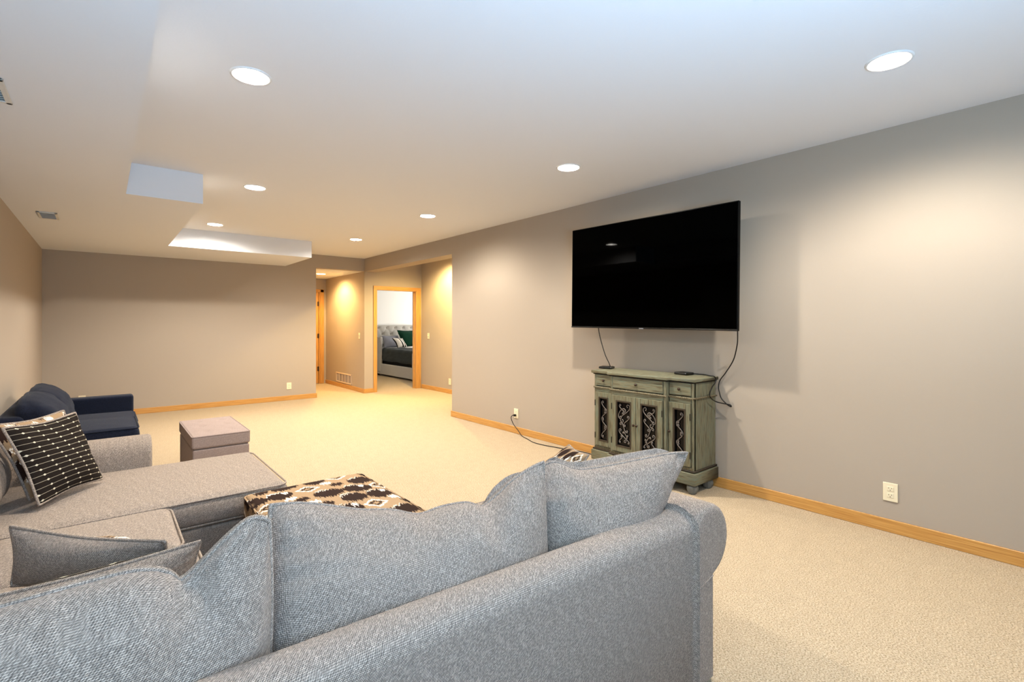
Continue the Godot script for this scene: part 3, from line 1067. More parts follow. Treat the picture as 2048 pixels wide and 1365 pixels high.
	var c2 := cushion([zb.call(0.288), zb.call(0.7), zb.call(1.08)],
		[Vector3(0.342, 0.839, -1.419), Vector3(0.412, 0.832, -1.403), Vector3(0.487, 0.812, -1.385), Vector3(0.566, 0.787, -1.367), Vector3(0.649, 0.773, -1.347), Vector3(0.729, 0.746, -1.328), Vector3(0.798, 0.757, -1.312), Vector3(0.878, 0.757, -1.293), Vector3(0.928, 0.736, -1.282), Vector3(0.97, 0.756, -1.272), Vector3(1.032, 0.801, -1.257), Vector3(1.104, 0.835, -1.241), Vector3(1.151, 0.851, -1.229)],
		[zb.call(0.288), Vector3(0.305, 0.65, -1.28), Vector3(0.342, 0.839, -1.419)],
		[zb.call(1.08), Vector3(1.12, 0.66, -1.19), Vector3(1.151, 0.851, -1.229)], 0.135, 0.13, 52,
		{"low": 0.75, "wr": 0.008, "lift": [0.05, 0.66, 1.0], "creases": [[0.735, 1.0, -0.04, -0.42, 0.03, 0.034], [0.48, 1.0, 0.0, -0.2, 0.03, 0.014], [0.90, 1.0, -0.08, -0.4, 0.025, 0.014], [0.06, 1.0, 0.04, -0.4, 0.02, 0.012]]})
	upholstery("back_cushion", c2, t, M.sofa)
	var c3 := cushion([zb.call(1.10), zb.call(1.35), zb.call(1.53)],
		[Vector3(1.17, 0.79, -1.315), Vector3(1.21, 0.812, -1.296), Vector3(1.251, 0.824, -1.271), Vector3(1.317, 0.795, -1.234), Vector3(1.4, 0.797, -1.189), Vector3(1.556, 0.820, -1.104), Vector3(1.645, 0.832, -1.056), Vector3(1.703, 0.833, -1.025)],
		[zb.call(1.10), Vector3(1.13, 0.65, -1.22), Vector3(1.17, 0.79, -1.315)],
		[zb.call(1.53), Vector3(1.57, 0.60, -1.08), Vector3(1.655, 0.74, -1.045), Vector3(1.703, 0.833, -1.025)], 0.11, 0.13, 53,
		{"low": 0.8, "wr": 0.009, "lift": [0.055, 0.05, 1.0], "creases": [[0.36, 1.0, 0.06, -0.55, 0.03, 0.028], [0.16, 1.0, 0.05, -0.5, 0.022, 0.018], [0.25, 1.0, 0.04, -0.4, 0.018, 0.012], [0.95, 1.0, -0.08, -0.3, 0.02, 0.012]]})
	upholstery("back_cushion", c3, t, M.sofa)
	# back cushions of the left run (their fronts just enter the frame)
	for s in [[-2.89, -3.70, 0.80, 54, 0.11], [-2.03, -2.87, 0.84, 55, 0.16]]:
		var c := cushion([Vector3(-0.43, 0.48, s[0]), Vector3(-0.43, 0.48, s[1])], [Vector3(-0.48, s[2], s[0]), Vector3(-0.49, s[2] - 0.02, (s[0] + s[1]) / 2), Vector3(-0.48, s[2], s[1])],
			[Vector3(-0.43, 0.48, s[0]), Vector3(-0.48, s[2], s[0])], [Vector3(-0.43, 0.48, s[1]), Vector3(-0.48, s[2], s[1])], s[4], 0.03, s[3], {"low": 0.85})
		upholstery("back_cushion", c, t, M.sofa)

func throw_pillow(called: String, label: String, c: Array, plus: Material, minus: Material, at: Vector3, welt := 0.006) -> void:
	var t := thing(called, label, "pillow", at, "throw pillows on the sectional sofa")
	put("front_panel", c[0], plus, t)
	put("back_panel", c[1], minus, t)
	put("piping", MB.new().tube(c[2], welt, 8, true).mesh(), M.welt, t)

func quad_lines(bl: Vector3, br: Vector3, tr: Vector3, tl: Vector3, dip := 0.02) -> Array:
	var c := (bl + br + tr + tl) / 4
	var mid := func(a: Vector3, b: Vector3) -> Vector3:
		var m := (a + b) / 2
		return m + (c - m).normalized() * dip
	return [[bl, mid.call(bl, br), br], [tl, mid.call(tl, tr), tr], [bl, mid.call(bl, tl), tl], [br, mid.call(br, tr), tr]]

func build_pillows() -> void:
	# striped pillow on the chaise; seen from its front, left = near end
	var q := quad_lines(Vector3(-0.225, 0.492, -3.12), Vector3(0.0, 0.492, -3.44), Vector3(-0.113, 0.855, -3.461), Vector3(-0.345, 0.855, -3.15), 0.018)
	throw_pillow("throw_pillow", "dark brown pillow with thin cream beaded lines, leaning on the chaise", cushion(q[0], q[1], q[2], q[3], 0.055, 0.05, 61, {"ex": 0.5, "n": 30}), M.stripe, M.sofa, Vector3(-0.1, 0.475, -3.28))
	q = quad_lines(Vector3(-0.27, 0.475, -3.30), Vector3(-0.04, 0.475, -3.62), Vector3(-0.165, 0.85, -3.62), Vector3(-0.41, 0.85, -3.30), 0.018)
	throw_pillow("throw_pillow", "tan and white patterned pillow peeking out behind the striped pillow", cushion(q[0], q[1], q[2], q[3], 0.05, 0.04, 62, {"ex": 0.5, "n": 30}), M.ikat_uv, M.sofa, Vector3(-0.15, 0.475, -3.46))
	# pillow across the corner: grey back to the camera, patterned front to the room
	q = quad_lines(Vector3(-0.222, 0.49, -2.22), Vector3(0.19, 0.49, -1.90), Vector3(0.145, 0.66, -1.83), Vector3(-0.231, 0.66, -2.283), 0.015)
	throw_pillow("throw_pillow", "pillow with a blue-grey back turned to the camera in the sofa corner", cushion(q[0], q[1], q[2], q[3], 0.06, 0.045, 63, {"ex": 0.5, "n": 30}), M.sofa, M.ikat_uv, Vector3(0, 0.475, -2.05))
	q = quad_lines(Vector3(-0.32, 0.495, -1.78), Vector3(0.22, 0.495, -1.80), Vector3(0.229, 0.655, -1.774), Vector3(-0.34, 0.652, -1.752), 0.012)
	throw_pillow("throw_pillow", "dark striped pillow lying behind the corner cushion, only its top edge showing", cushion(q[0], q[1], q[2], q[3], 0.06, 0.06, 64, {"ex": 0.5, "n": 30}), M.sofa, M.stripe, Vector3(-0.05, 0.475, -1.79))
	# patterned pillow against the right arm
	q = quad_lines(Vector3(1.42, 0.49, -1.84), Vector3(1.45, 0.49, -1.50), Vector3(1.645, 0.745, -1.46), Vector3(1.675, 0.757, -1.608), 0.012)
	throw_pillow("throw_pillow", "brown and white patterned pillow whose corner shows over the near cushions", cushion(q[1], q[0], [q[2][2], q[2][1], q[2][0]], [q[3][2], q[3][1], q[3][0]], 0.05, 0.06, 65, {"ex": 0.5, "n": 30}), M.ikat_uv, M.ikat_uv, Vector3(1.55, 0.475, -1.6), 0.004)

func build_patterned_ottoman() -> void:
	var t := thing("ottoman", "brown and cream patterned ottoman behind the near sofa cushions", "ottoman", Vector3(0.855, 0, -2.33))
	var lo := Vector3(0.545, 0.30, -2.80)
	var hi := Vector3(1.162, 0.458, -1.98)
	var fn := func(u: Vector3, p: Vector3, q: Vector3) -> Vector3:
		return p + Vector3(0, 0.018 * (1 - u.x * u.x) * (1 - u.z * u.z) * maxf(u.y, 0.0), 0)
	put("top_cushion", MB.new().soft((lo + hi) / 2, hi - lo, 0.035, 10, fn).mesh(), M.ikat, t)
	for y in [0.445, 0.312]:
		var rim := []
		for c in [[hi.x - 0.04, hi.z - 0.04, 0.0], [lo.x + 0.04, hi.z - 0.04, PI / 2], [lo.x + 0.04, lo.z + 0.04, PI], [hi.x - 0.04, lo.z + 0.04, PI * 1.5]]:
			for k in 6:
				var an: float = c[2] + PI / 2 * k / 5.0
				rim.append(Vector3(c[0] + cos(an) * 0.037, y, c[1] + sin(an) * 0.037))
		put("piping", MB.new().tube(rim, 0.006, 8, true).mesh(), M.ikat, t)
	put("body", MB.new().rbox(Vector3(0.8535, 0.185, -2.39), Vector3(0.59, 0.24, 0.80), 0.02, 2).mesh(), M.ikat, t)
	for p in [Vector3(0.61, 0.033, -2.73), Vector3(1.10, 0.033, -2.73), Vector3(0.61, 0.033, -2.05), Vector3(1.10, 0.033, -2.05)]:
		put("foot", MB.new().lathe(p, [[0.001, -0.033], [0.02, -0.033], [0.03, 0.034]], 12).mesh(), M.black_plastic, t)

func build_bench() -> void:
	var t := thing("storage_ottoman", "mauve-grey linen storage ottoman standing on the carpet beyond the chaise", "ottoman", Vector3(0.725, 0, -4.87))
	var x0 := 0.522
	var x1 := 0.925
	var z0 := -5.28
	var z1 := -4.455
	var fn := func(u: Vector3, p: Vector3, q: Vector3) -> Vector3:
		var dim := 0.0
		for a in [-0.45, 0.45]:
			for b in [-0.6, 0.0, 0.6]:
				dim += exp(-(pow((u.x - a) / 0.16, 2) + pow((u.z - b) / 0.1, 2)))
		return p + Vector3(0, (0.010 * (1 - u.x * u.x) * (1 - u.z * u.z) - 0.009 * dim) * (1.0 if u.y > 0.9 else 0.0), 0)
	put("lid", MB.new().soft(Vector3((x0 + x1) / 2, 0.407, (z0 + z1) / 2), Vector3(x1 - x0, 0.10, z1 - z0), 0.018, 22, fn).mesh(), M.bench, t)
	put("body", MB.new().rbox(Vector3((x0 + x1) / 2, 0.190, (z0 + z1) / 2), Vector3(x1 - x0 - 0.012, 0.32, z1 - z0 - 0.012), 0.012, 2).mesh(), M.bench, t)
	put("lid_gap", MB.new().rbox(Vector3((x0 + x1) / 2, 0.353, (z0 + z1) / 2), Vector3(x1 - x0 - 0.03, 0.012, z1 - z0 - 0.03), 0.0).mesh(), M.stitch, t)
	var rim := []
	for c in [[x1 - 0.02, z1 - 0.02, 0.0], [x0 + 0.02, z1 - 0.02, PI / 2], [x0 + 0.02, z0 + 0.02, PI], [x1 - 0.02, z0 + 0.02, PI * 1.5]]:
		for k in 5:
			var an: float = c[2] + PI / 2 * k / 4.0
			rim.append(Vector3(c[0] + cos(an) * 0.019, 0.4515, c[1] + sin(an) * 0.019))
	put("piping", MB.new().tube(rim, 0.004, 6, true).mesh(), M.bench, t)
	for p in [Vector3(x0 + 0.05, 0.016, z0 + 0.05), Vector3(x1 - 0.05, 0.016, z0 + 0.05), Vector3(x0 + 0.05, 0.016, z1 - 0.05), Vector3(x1 - 0.05, 0.016, z1 - 0.05)]:
		put("foot", MB.new().lathe(p, [[0.001, -0.016], [0.02, -0.016], [0.022, 0.016]], 12).mesh(), M.black_plastic, t)

func build_blue_sofa() -> void:
	var t := thing("navy_sofa", "navy blue sofa against the left wall beyond the chaise", "sofa", Vector3(-0.2, 0, -5.7))
	put("base", MB.new().rbox(Vector3(-0.18, 0.19, -5.72), Vector3(0.80, 0.24, 1.42), 0.02, 2).mesh(), M.navy, t)
	put("back_frame", MB.new().rbox(Vector3(-0.52, 0.36, -5.78), Vector3(0.16, 0.58, 1.56), 0.04, 3).mesh(), M.navy, t)
	put("arm", MB.new().rbox(Vector3(-0.17, 0.325, -6.50), Vector3(0.83, 0.53, 0.16), 0.025, 3).mesh(), M.navy, t)
	seat_cushion(t, Vector3(-0.42, 0.29, -6.40), Vector3(0.245, 0.435, -5.70), 71, "seat_cushion", M.navy, 0.03, 0.02)
	seat_cushion(t, Vector3(-0.42, 0.29, -5.69), Vector3(0.225, 0.485, -5.06), 72, "seat_cushion", M.navy, 0.035, 0.025)
	for s in [[-6.05, 0.0, 73], [-5.38, 0.0, 74]]:
		var f := FastNoiseLite.new()
		f.seed = s[2]
		f.frequency = 1.0
		var fn := func(u: Vector3, p: Vector3, q: Vector3) -> Vector3:
			var ro := 1.0 - 0.30 * pow(absf(u.z), 2.5) * (0.5 + 0.5 * u.y)
			var w := f.get_noise_3d(p.x * 4.0, p.y * 9.0, p.z * 3.5) * 0.016
			return Vector3(p.x * (1.0 - 0.35 * u.y * absf(u.y)) - 0.24 * p.y, p.y * ro, p.z) + q * w + Vector3(0.05 * (1 - u.y * u.y) * (1 - u.z * u.z), 0, 0)
		put("back_cushion", MB.new().soft(Vector3(-0.385, 0.60, s[0]), Vector3(0.24, 0.36, 0.70), 0.09, 16, fn).mesh(), M.navy, t)
	for p in [Vector3(0.16, 0.035, -6.5), Vector3(0.16, 0.035, -5.06), Vector3(-0.52, 0.035, -6.5), Vector3(-0.52, 0.035, -5.06)]:
		put("foot", MB.new().lathe(p, [[0.001, -0.035], [0.02, -0.035], [0.028, 0.04]], 12).mesh(), M.black_plastic, t)

# ---------------------------------------------------------------- sideboard

# scroll between a and b: kind "s" turns one way then the other, "c" curls inward at both ends
func scroll(a: Vector2, b: Vector2, kind: String, flip: float, curl := 11.0, pw := 2.0) -> Array:
	var pts := [Vector2.ZERO]
	var n := 96
	var th := 0.0
	var p := Vector2.ZERO
	for k in n:
		var t := (k + 0.5) / n * 2.0 - 1.0
		var kap := pow(absf(t), pw)
		kap = kap * signf(t) if kind == "s" else kap + 0.06
		th += kap * curl * 2.0 / n * (pw + 1.0) * 0.5 * flip
		p += Vector2(cos(th), sin(th)) / n
		pts.append(p)
	# move the mean of each curl onto a and b
	var ca := Vector2.ZERO
	var cb := Vector2.ZERO
	for k in 20:
		ca += pts[k] / 20.0
		cb += pts[n - k] / 20.0
	var d := cb - ca
	var r := (b - a).angle() - d.angle()
	var s := (b - a).length() / d.length()
	var out := []
	for q in pts:
		out.append(a + (q - ca).rotated(r) * s)
	return out

func grille(list: Array, w: float, h: float, x: float, z0: float, y0: float) -> ArrayMesh:
	# list of [ax, ay, bx, by, kind, flip] in unit panel coordinates; u runs towards the camera side (+z), v up
	var mb := MB.new()
	for l in list:
		var pts := scroll(Vector2(l[0] * w, l[1] * h), Vector2(l[2] * w, l[3] * h), l[4], l[5])
		var path := []
		var rad := []
		for k in pts.size():
			path.append(Vector3(x, y0 + clampf(pts[k].y, 0.004, h - 0.004), z0 + clampf(pts[k].x, 0.004, w - 0.004)))
			rad.append(0.0043)
		mb.tube(path, rad, 6)
		for e in [path[0], path[path.size() - 1]]:
			mb.lathe(e, [[0.0005, -0.0058], [0.0045, -0.0035], [0.006, 0.0], [0.0045, 0.0035], [0.0005, 0.0058]], 8)
	return mb.mesh()

func panel_door(t: Node3D, x: float, z0: float, z1: float, y0: float, y1: float, st: float, rail: float, list: Array, hinge_z: float, knob_z: float) -> void:
	# frame of stiles and rails with an inner dark bead, dark glass and an iron scroll grille
	var fr := MB.new()
	fr.rbox(Vector3(x - 0.008, (y0 + y1) / 2, z0 + st / 2), Vector3(0.018, y1 - y0, st), 0.003)
	fr.rbox(Vector3(x - 0.008, (y0 + y1) / 2, z1 - st / 2), Vector3(0.018, y1 - y0, st), 0.003)
	fr.rbox(Vector3(x - 0.008, y1 - rail / 2, (z0 + z1) / 2), Vector3(0.0175, rail, z1 - z0 - 2 * st), 0.002)
	fr.rbox(Vector3(x - 0.008, y0 + rail / 2, (z0 + z1) / 2), Vector3(0.0175, rail, z1 - z0 - 2 * st), 0.002)
	var d := put("door", fr.mesh(), M.sage_up, t)
	var a0 := z0 + st
	var a1 := z1 - st
	var b0 := y0 + rail
	var b1 := y1 - rail
	var g := 0.011
	put("bead", boxes([[x - 0.020, x - 0.004, b0, b1, a0 - 0.001, a0 + g], [x - 0.020, x - 0.004, b0, b1, a1 - g, a1 + 0.001], [x - 0.0195, x - 0.0035, b1 - g, b1 + 0.001, a0, a1], [x - 0.0195, x - 0.0035, b0 - 0.001, b0 + g, a0, a1]]), M.stitch_wood, d)
	put("glass", boxes([[x + 0.002, x + 0.006, b0, b1, a0, a1]]), M.dark_glass, d)
	put("grille", grille(list, a1 - a0 - 2 * g, b1 - b0 - 2 * g, x - 0.006, a0 + g, b0 + g), M.iron, d)
	for y in [y0 + 0.09, y1 - 0.10]:
		put("hinge", MB.new().tube([Vector3(x - 0.019, y - 0.026, hinge_z), Vector3(x - 0.019, y + 0.026, hinge_z)], 0.004, 6).mesh(), M.glaze, d)
	if knob_z < 0.0:
		put("knob", MB.new().lathe(Vector3(x - 0.016, (y0 + y1) / 2 + 0.01, knob_z), [[0.004, 0.0], [0.005, 0.008], [0.0105, 0.013], [0.011, 0.018], [0.006, 0.023], [0.0005, 0.024]], 14, Basis(Vector3.BACK, PI / 2)).mesh(), M.copper, d)

func rope(a: Vector3, b: Vector3, r: float) -> MB:
	var mb := MB.new()
	var n := int((b - a).length() / 0.0035)
	var d := (b - a).normalized()
	var up := Vector3.UP
	var sd := d.cross(up)
	for s in 2:
		var path := []
		for k in n + 1:
			var an := k * 0.62 + PI * s
			path.append(a.lerp(b, float(k) / n) + (up * cos(an) + sd * sin(an)) * r * 0.45)
		mb.tube(path, r * 0.62, 6)
	return mb

func build_sideboard() -> void:
	M.stitch_wood = sm(Color(0.215, 0.175, 0.125), 0.6, 0.4)
	var t := thing("sideboard", "weathered sage green sideboard with scroll grille doors below the television", "sideboard", Vector3(3.66, 0, -2.54))
	var zl := -3.035
	var zr := -2.04
	var za := -2.817
	var zc := -2.257
	var xw := 3.50
	var xc := 3.46
	var xb := 3.832
	# dark carcass that shows in every joint, and the painted outside
	put("carcass", boxes([[xw + 0.012, xb - 0.004, 0.17, 0.86, zl + 0.006, zr - 0.006], [xc + 0.012, xw + 0.02, 0.17, 0.86, za + 0.006, zc - 0.006]]), M.glaze, t)
	put("side_panel", MB.new().rbox(Vector3((xw + xb) / 2 + 0.002, 0.52, zr - 0.006), Vector3(xb - xw - 0.012, 0.69, 0.012), 0.003).mesh(), M.sage_up, t)
	put("side_panel", MB.new().rbox(Vector3((xw + xb) / 2 + 0.002, 0.52, zl + 0.006), Vector3(xb - xw - 0.012, 0.69, 0.012), 0.003).mesh(), M.sage_up, t)
	# corner posts
	for p in [[xw, zr - 0.010, 0.020], [xw, zl + 0.010, 0.020], [xc, zc - 0.012, 0.024], [xc, za + 0.012, 0.024]]:
		put("post", MB.new().rbox(Vector3(p[0] + 0.014, 0.52, p[1]), Vector3(0.032, 0.69, p[2]), 0.004, 2).mesh(), M.sage_up, t)
	put("return_panel", boxes([[xc + 0.028, xw + 0.014, 0.175, 0.865, zc - 0.003, zc + 0.0], [xc + 0.028, xw + 0.014, 0.175, 0.865, za, za + 0.003]]), M.sage_up, t)
	# top: slab with the centre standing forward and moulded edge
	var o := 0.022
	var top := PackedVector2Array([Vector2(zl - o, xb), Vector2(zl - o, xw - o), Vector2(za - o, xw - o), Vector2(za - o, xc - o), Vector2(zc + o, xc - o), Vector2(zc + o, xw - o), Vector2(zr + o, xw - o), Vector2(zr + o, xb)])
	put("top", MB.new().extrude(Vector3(0, 0.872, 0), Vector3.BACK, Vector3.RIGHT, top, 0.026, 0.006).mesh(), M.sage, t)
	var o2 := 0.008
	var mo := PackedVector2Array([Vector2(zl - o2, xb), Vector2(zl - o2, xw - o2), Vector2(za - o2, xw - o2), Vector2(za - o2, xc - o2), Vector2(zc + o2, xc - o2), Vector2(zc + o2, xw - o2), Vector2(zr + o2, xw - o2), Vector2(zr + o2, xb)])
	put("top_moulding", MB.new().extrude(Vector3(0, 0.862, 0), Vector3.BACK, Vector3.RIGHT, mo, 0.011, 0.002).mesh(), M.glaze, t)
	# drawers
	for d in [[xw, zl + 0.022, za - 0.006], [xc, za + 0.027, zc - 0.027], [xw, zc + 0.006, zr - 0.022]]:
		var dr := put("drawer", MB.new().rbox(Vector3(d[0] + 0.004, 0.810, (d[1] + d[2]) / 2), Vector3(0.02, 0.100, d[2] - d[1]), 0.004).mesh(), M.sage, t)
		put("knob", MB.new().lathe(Vector3(d[0] - 0.005, 0.810, (d[1] + d[2]) / 2), [[0.004, 0.0], [0.005, 0.008], [0.0115, 0.013], [0.012, 0.018], [0.006, 0.024], [0.0005, 0.025]], 14, Basis(Vector3.BACK, PI / 2)).mesh(), M.copper, dr)
	# rail and rope moulding under the drawers
	put("rail", MB.new().rbox(Vector3(xw + 0.006, 0.728, (zl + za) / 2 + 0.008), Vector3(0.02, 0.050, za - zl - 0.03), 0.003).rbox(Vector3(xc + 0.006, 0.728, (za + zc) / 2), Vector3(0.02, 0.050, zc - za - 0.05), 0.003).rbox(Vector3(xw + 0.006, 0.728, (zc + zr) / 2 - 0.008), Vector3(0.02, 0.050, zr - zc - 0.03), 0.003).mesh(), M.sage, t)
	for r in [[Vector3(xw - 0.006, 0.744, zl - 0.006), Vector3(xw - 0.006, 0.744, za)], [Vector3(xc - 0.006, 0.744, za - 0.004), Vector3(xc - 0.006, 0.744, zc + 0.004)], [Vector3(xw - 0.006, 0.744, zc), Vector3(xw - 0.006, 0.744, zr + 0.006)], [Vector3(xw - 0.006, 0.744, zr + 0.006), Vector3(xb - 0.004, 0.744, zr + 0.006)]]:
		put("rope_moulding", rope(r[0], r[1], 0.0085).mesh(), M.rope, t)
	# doors
	var narrow := [[0.34, 0.92, 0.66, 0.66, "s", -1.0], [0.68, 0.74, 0.34, 0.48, "s", 1.0], [0.34, 0.52, 0.66, 0.28, "s", -1.0], [0.68, 0.34, 0.34, 0.08, "s", 1.0]]
	var narrow_m := []
	for l in narrow:
		narrow_m.append([1 - l[0], l[1], 1 - l[2], l[3], l[4], -l[5]])
	var wide := [[0.80, 0.93, 0.36, 0.56, "s", 1.0], [0.20, 0.93, 0.42, 0.74, "s", -1.0], [0.56, 0.80, 0.24, 0.64, "c", 1.0], [0.80, 0.68, 0.56, 0.46, "s", 1.0], [0.22, 0.50, 0.74, 0.34, "s", 1.0], [0.20, 0.36, 0.56, 0.10, "s", -1.0], [0.78, 0.24, 0.42, 0.30, "s", 1.0], [0.18, 0.07, 0.30, 0.22, "s", 1.0], [0.84, 0.07, 0.72, 0.20, "s", -1.0]]
	var wide_m := []
	for l in wide:
		wide_m.append([1 - l[0], l[1], 1 - l[2], l[3], l[4], -l[5]])
	panel_door(t, xw, zl + 0.022, za - 0.006, 0.216, 0.702, 0.040, 0.044, narrow, zl + 0.021, 1.0)
	panel_door(t, xw, zc + 0.006, zr - 0.022, 0.216, 0.702, 0.040, 0.044, narrow_m, zr - 0.021, zc + 0.020)
	var zm := (za + zc) / 2
	panel_door(t, xc, za + 0.027, zm - 0.0015, 0.216, 0.702, 0.046, 0.044, wide, za + 0.026, zm - 0.016)
	panel_door(t, xc, zm + 0.0015, zc - 0.027, 0.216, 0.702, 0.046, 0.044, wide_m, zc - 0.026, zm + 0.016)
	# lower rail with dentils, flared plinth
	put("lower_rail", MB.new().rbox(Vector3(xw + 0.006, 0.202, (zl + za) / 2 + 0.008), Vector3(0.02, 0.024, za - zl - 0.03), 0.002).rbox(Vector3(xc + 0.006, 0.202, (za + zc) / 2), Vector3(0.02, 0.024, zc - za - 0.05), 0.002).rbox(Vector3(xw + 0.006, 0.202, (zc + zr) / 2 - 0.008), Vector3(0.02, 0.024, zr - zc - 0.03), 0.002).mesh(), M.sage, t)
	var dn := MB.new()
	for k in 18:
		for s in [[zl + 0.012, za - 0.008, xw], [zc + 0.008, zr - 0.012, xw]]:
			dn.rbox(Vector3(s[2] - 0.006, 0.198, lerpf(s[0], s[1], k / 17.0)), Vector3(0.012, 0.016, 0.006), 0.001)
	for k in 44:
		dn.rbox(Vector3(xc - 0.006, 0.198, lerpf(za + 0.01, zc - 0.01, k / 43.0)), Vector3(0.012, 0.016, 0.006), 0.001)
	put("dentil_moulding", dn.mesh(), M.rope, t).set_meta("kind", "stuff")
	for l in [[0.172, 0.188, 0.012], [0.078, 0.170, 0.022]]:
		var e: float = l[2]
		var pl := PackedVector2Array([Vector2(zl - e, xb), Vector2(zl - e, xw - e), Vector2(za - e, xw - e), Vector2(za - e, xc - e), Vector2(zc + e, xc - e), Vector2(zc + e, xw - e), Vector2(zr + e, xw - e), Vector2(zr + e, xb)])
		put("plinth", MB.new().extrude(Vector3(0, l[0], 0), Vector3.BACK, Vector3.RIGHT, pl, l[1] - l[0], 0.006).mesh(), M.sage if l[1] < 0.18 else M.stitch_wood, t)
	for p in [Vector3(3.535, 0, -2.072), Vector3(3.76, 0, -2.072), Vector3(3.535, 0, -3.00), Vector3(3.76, 0, -3.00)]:
		put("bun_foot", MB.new().lathe(p, [[0.0005, 0.0], [0.024, 0.0], [0.034, 0.010], [0.044, 0.034], [0.046, 0.052], [0.040, 0.068], [0.026, 0.077], [0.026, 0.080]], 40, Basis.IDENTITY, 10, 0.10).mesh(), M.foot, t)
	# media boxes on the top
	for s in [[Vector3(3.69, 0.8985, -3.05), "small black media box at the left end of the sideboard top", 0.35], [Vector3(3.74, 0.8985, -2.27), "small black media box at the right end of the sideboard top", -0.15]]:
		var b := thing("media_box", s[1], "media box", s[0], "media boxes on the sideboard")
		b.rotation.y = s[2]
		put("case", MB.new().rbox(Vector3(0, 0.011, 0), Vector3(0.105, 0.020, 0.125), 0.008, 3).mesh(), M.black_plastic, b, false)
		put("lid_inlay", MB.new().rbox(Vector3(0, 0.0212, 0), Vector3(0.08, 0.0015, 0.10), 0.0006).mesh(), M.bezel, b, false)
		put("rubber_pad", boxes([[-0.04, 0.04, 0.0, 0.0015, -0.05, 0.05]]), M.slot, b, false)

func build_television() -> void:
	var t := thing("television", "large black flat television mounted on the taupe wall", "television", Vector3(3.64, 1.76, -2.585))
	t.rotation = Vector3(0.0115, 0, 0)   # hangs a little out of level
	var w := 1.675
	var h := 0.965
	put("cabinet", MB.new().rbox(Vector3(-0.018, 0, 0), Vector3(0.032, h, w), 0.004, 2).mesh(), M.bezel, t, false)
	put("rear_housing", MB.new().rbox(Vector3(0.022, -0.08, 0), Vector3(0.05, h * 0.62, w * 0.8), 0.015, 2).mesh(), M.bezel, t, false)
	put("screen", MB.new().rbox(Vector3(-0.0345, 0.005, 0), Vector3(0.002, h - 0.026, w - 0.014), 0.0005).mesh(), M.screen, t, false)
	var ba := put("lower_bezel", MB.new().rbox(Vector3(-0.035, -h / 2 + 0.006, 0), Vector3(0.006, 0.012, w), 0.002).mesh(), M.black_plastic, t, false)
	put("badge", MB.new().rbox(Vector3(-0.039, -h / 2 + 0.004, -0.005), Vector3(0.004, 0.008, 0.045), 0.001).mesh(), M.silver, ba, false)
	put("wall_mount", MB.new().rbox(Vector3(0.128, 0, 0), Vector3(0.165, 0.07, 0.06), 0.004).rbox(Vector3(0.206, 0, 0), Vector3(0.012, 0.36, 0.5), 0.003).rbox(Vector3(0.05, 0, 0), Vector3(0.012, 0.30, 0.45), 0.003).mesh(), M.slot, t, false)
	# signal lead from the set down to the left media box
	var p := [Vector3(3.66, 1.34, -3.13), Vector3(3.66, 1.27, -3.125), Vector3(3.672, 1.16, -3.105), Vector3(3.69, 1.03, -3.07), Vector3(3.705, 0.95, -3.035), Vector3(3.712, 0.918, -3.025)]
	var c := thing("signal_lead", "thin black lead hanging from the television to the left media box", "cord", Vector3(3.69, 0.92, -3.05))
	put("cable", MB.new().tube(smooth(p, 8), 0.004, 8).mesh(), M.cord, c)
	# lead with a loop on the right
	p = [Vector3(3.68, 1.34, -1.790), Vector3(3.68, 1.24, -1.787), Vector3(3.74, 1.162, -1.820), Vector3(3.77, 1.044, -1.863), Vector3(3.79, 0.940, -1.934), Vector3(3.80, 0.870, -1.988), Vector3(3.80, 0.815, -2.000), Vector3(3.80, 0.770, -1.992), Vector3(3.80, 0.726, -1.975), Vector3(3.80, 0.690, -1.935), Vector3(3.80, 0.673, -1.905), Vector3(3.795, 0.676, -1.893), Vector3(3.79, 0.688, -1.905), Vector3(3.785, 0.692, -1.955), Vector3(3.76, 0.703, -1.998), Vector3(3.69, 0.736, -2.002), Vector3(3.666, 0.773, -2.002), Vector3(3.70, 0.822, -2.000), Vector3(3.745, 0.858, -1.998), Vector3(3.752, 0.886, -1.998), Vector3(3.735, 0.905, -2.004), Vector3(3.74, 0.907, -2.04), Vector3(3.79, 0.907, -2.11), Vector3(3.80, 0.907, -2.17), Vector3(3.775, 0.910, -2.215)]
	c = thing("looped_lead", "black lead looping beside the sideboard from television to right media box", "cord", Vector3(3.79, 0.68, -1.95))
	put("cable", MB.new().tube(smooth(p, 8), 0.0045, 8).mesh(), M.cord, c)

# ---------------------------------------------------------------- bedroom

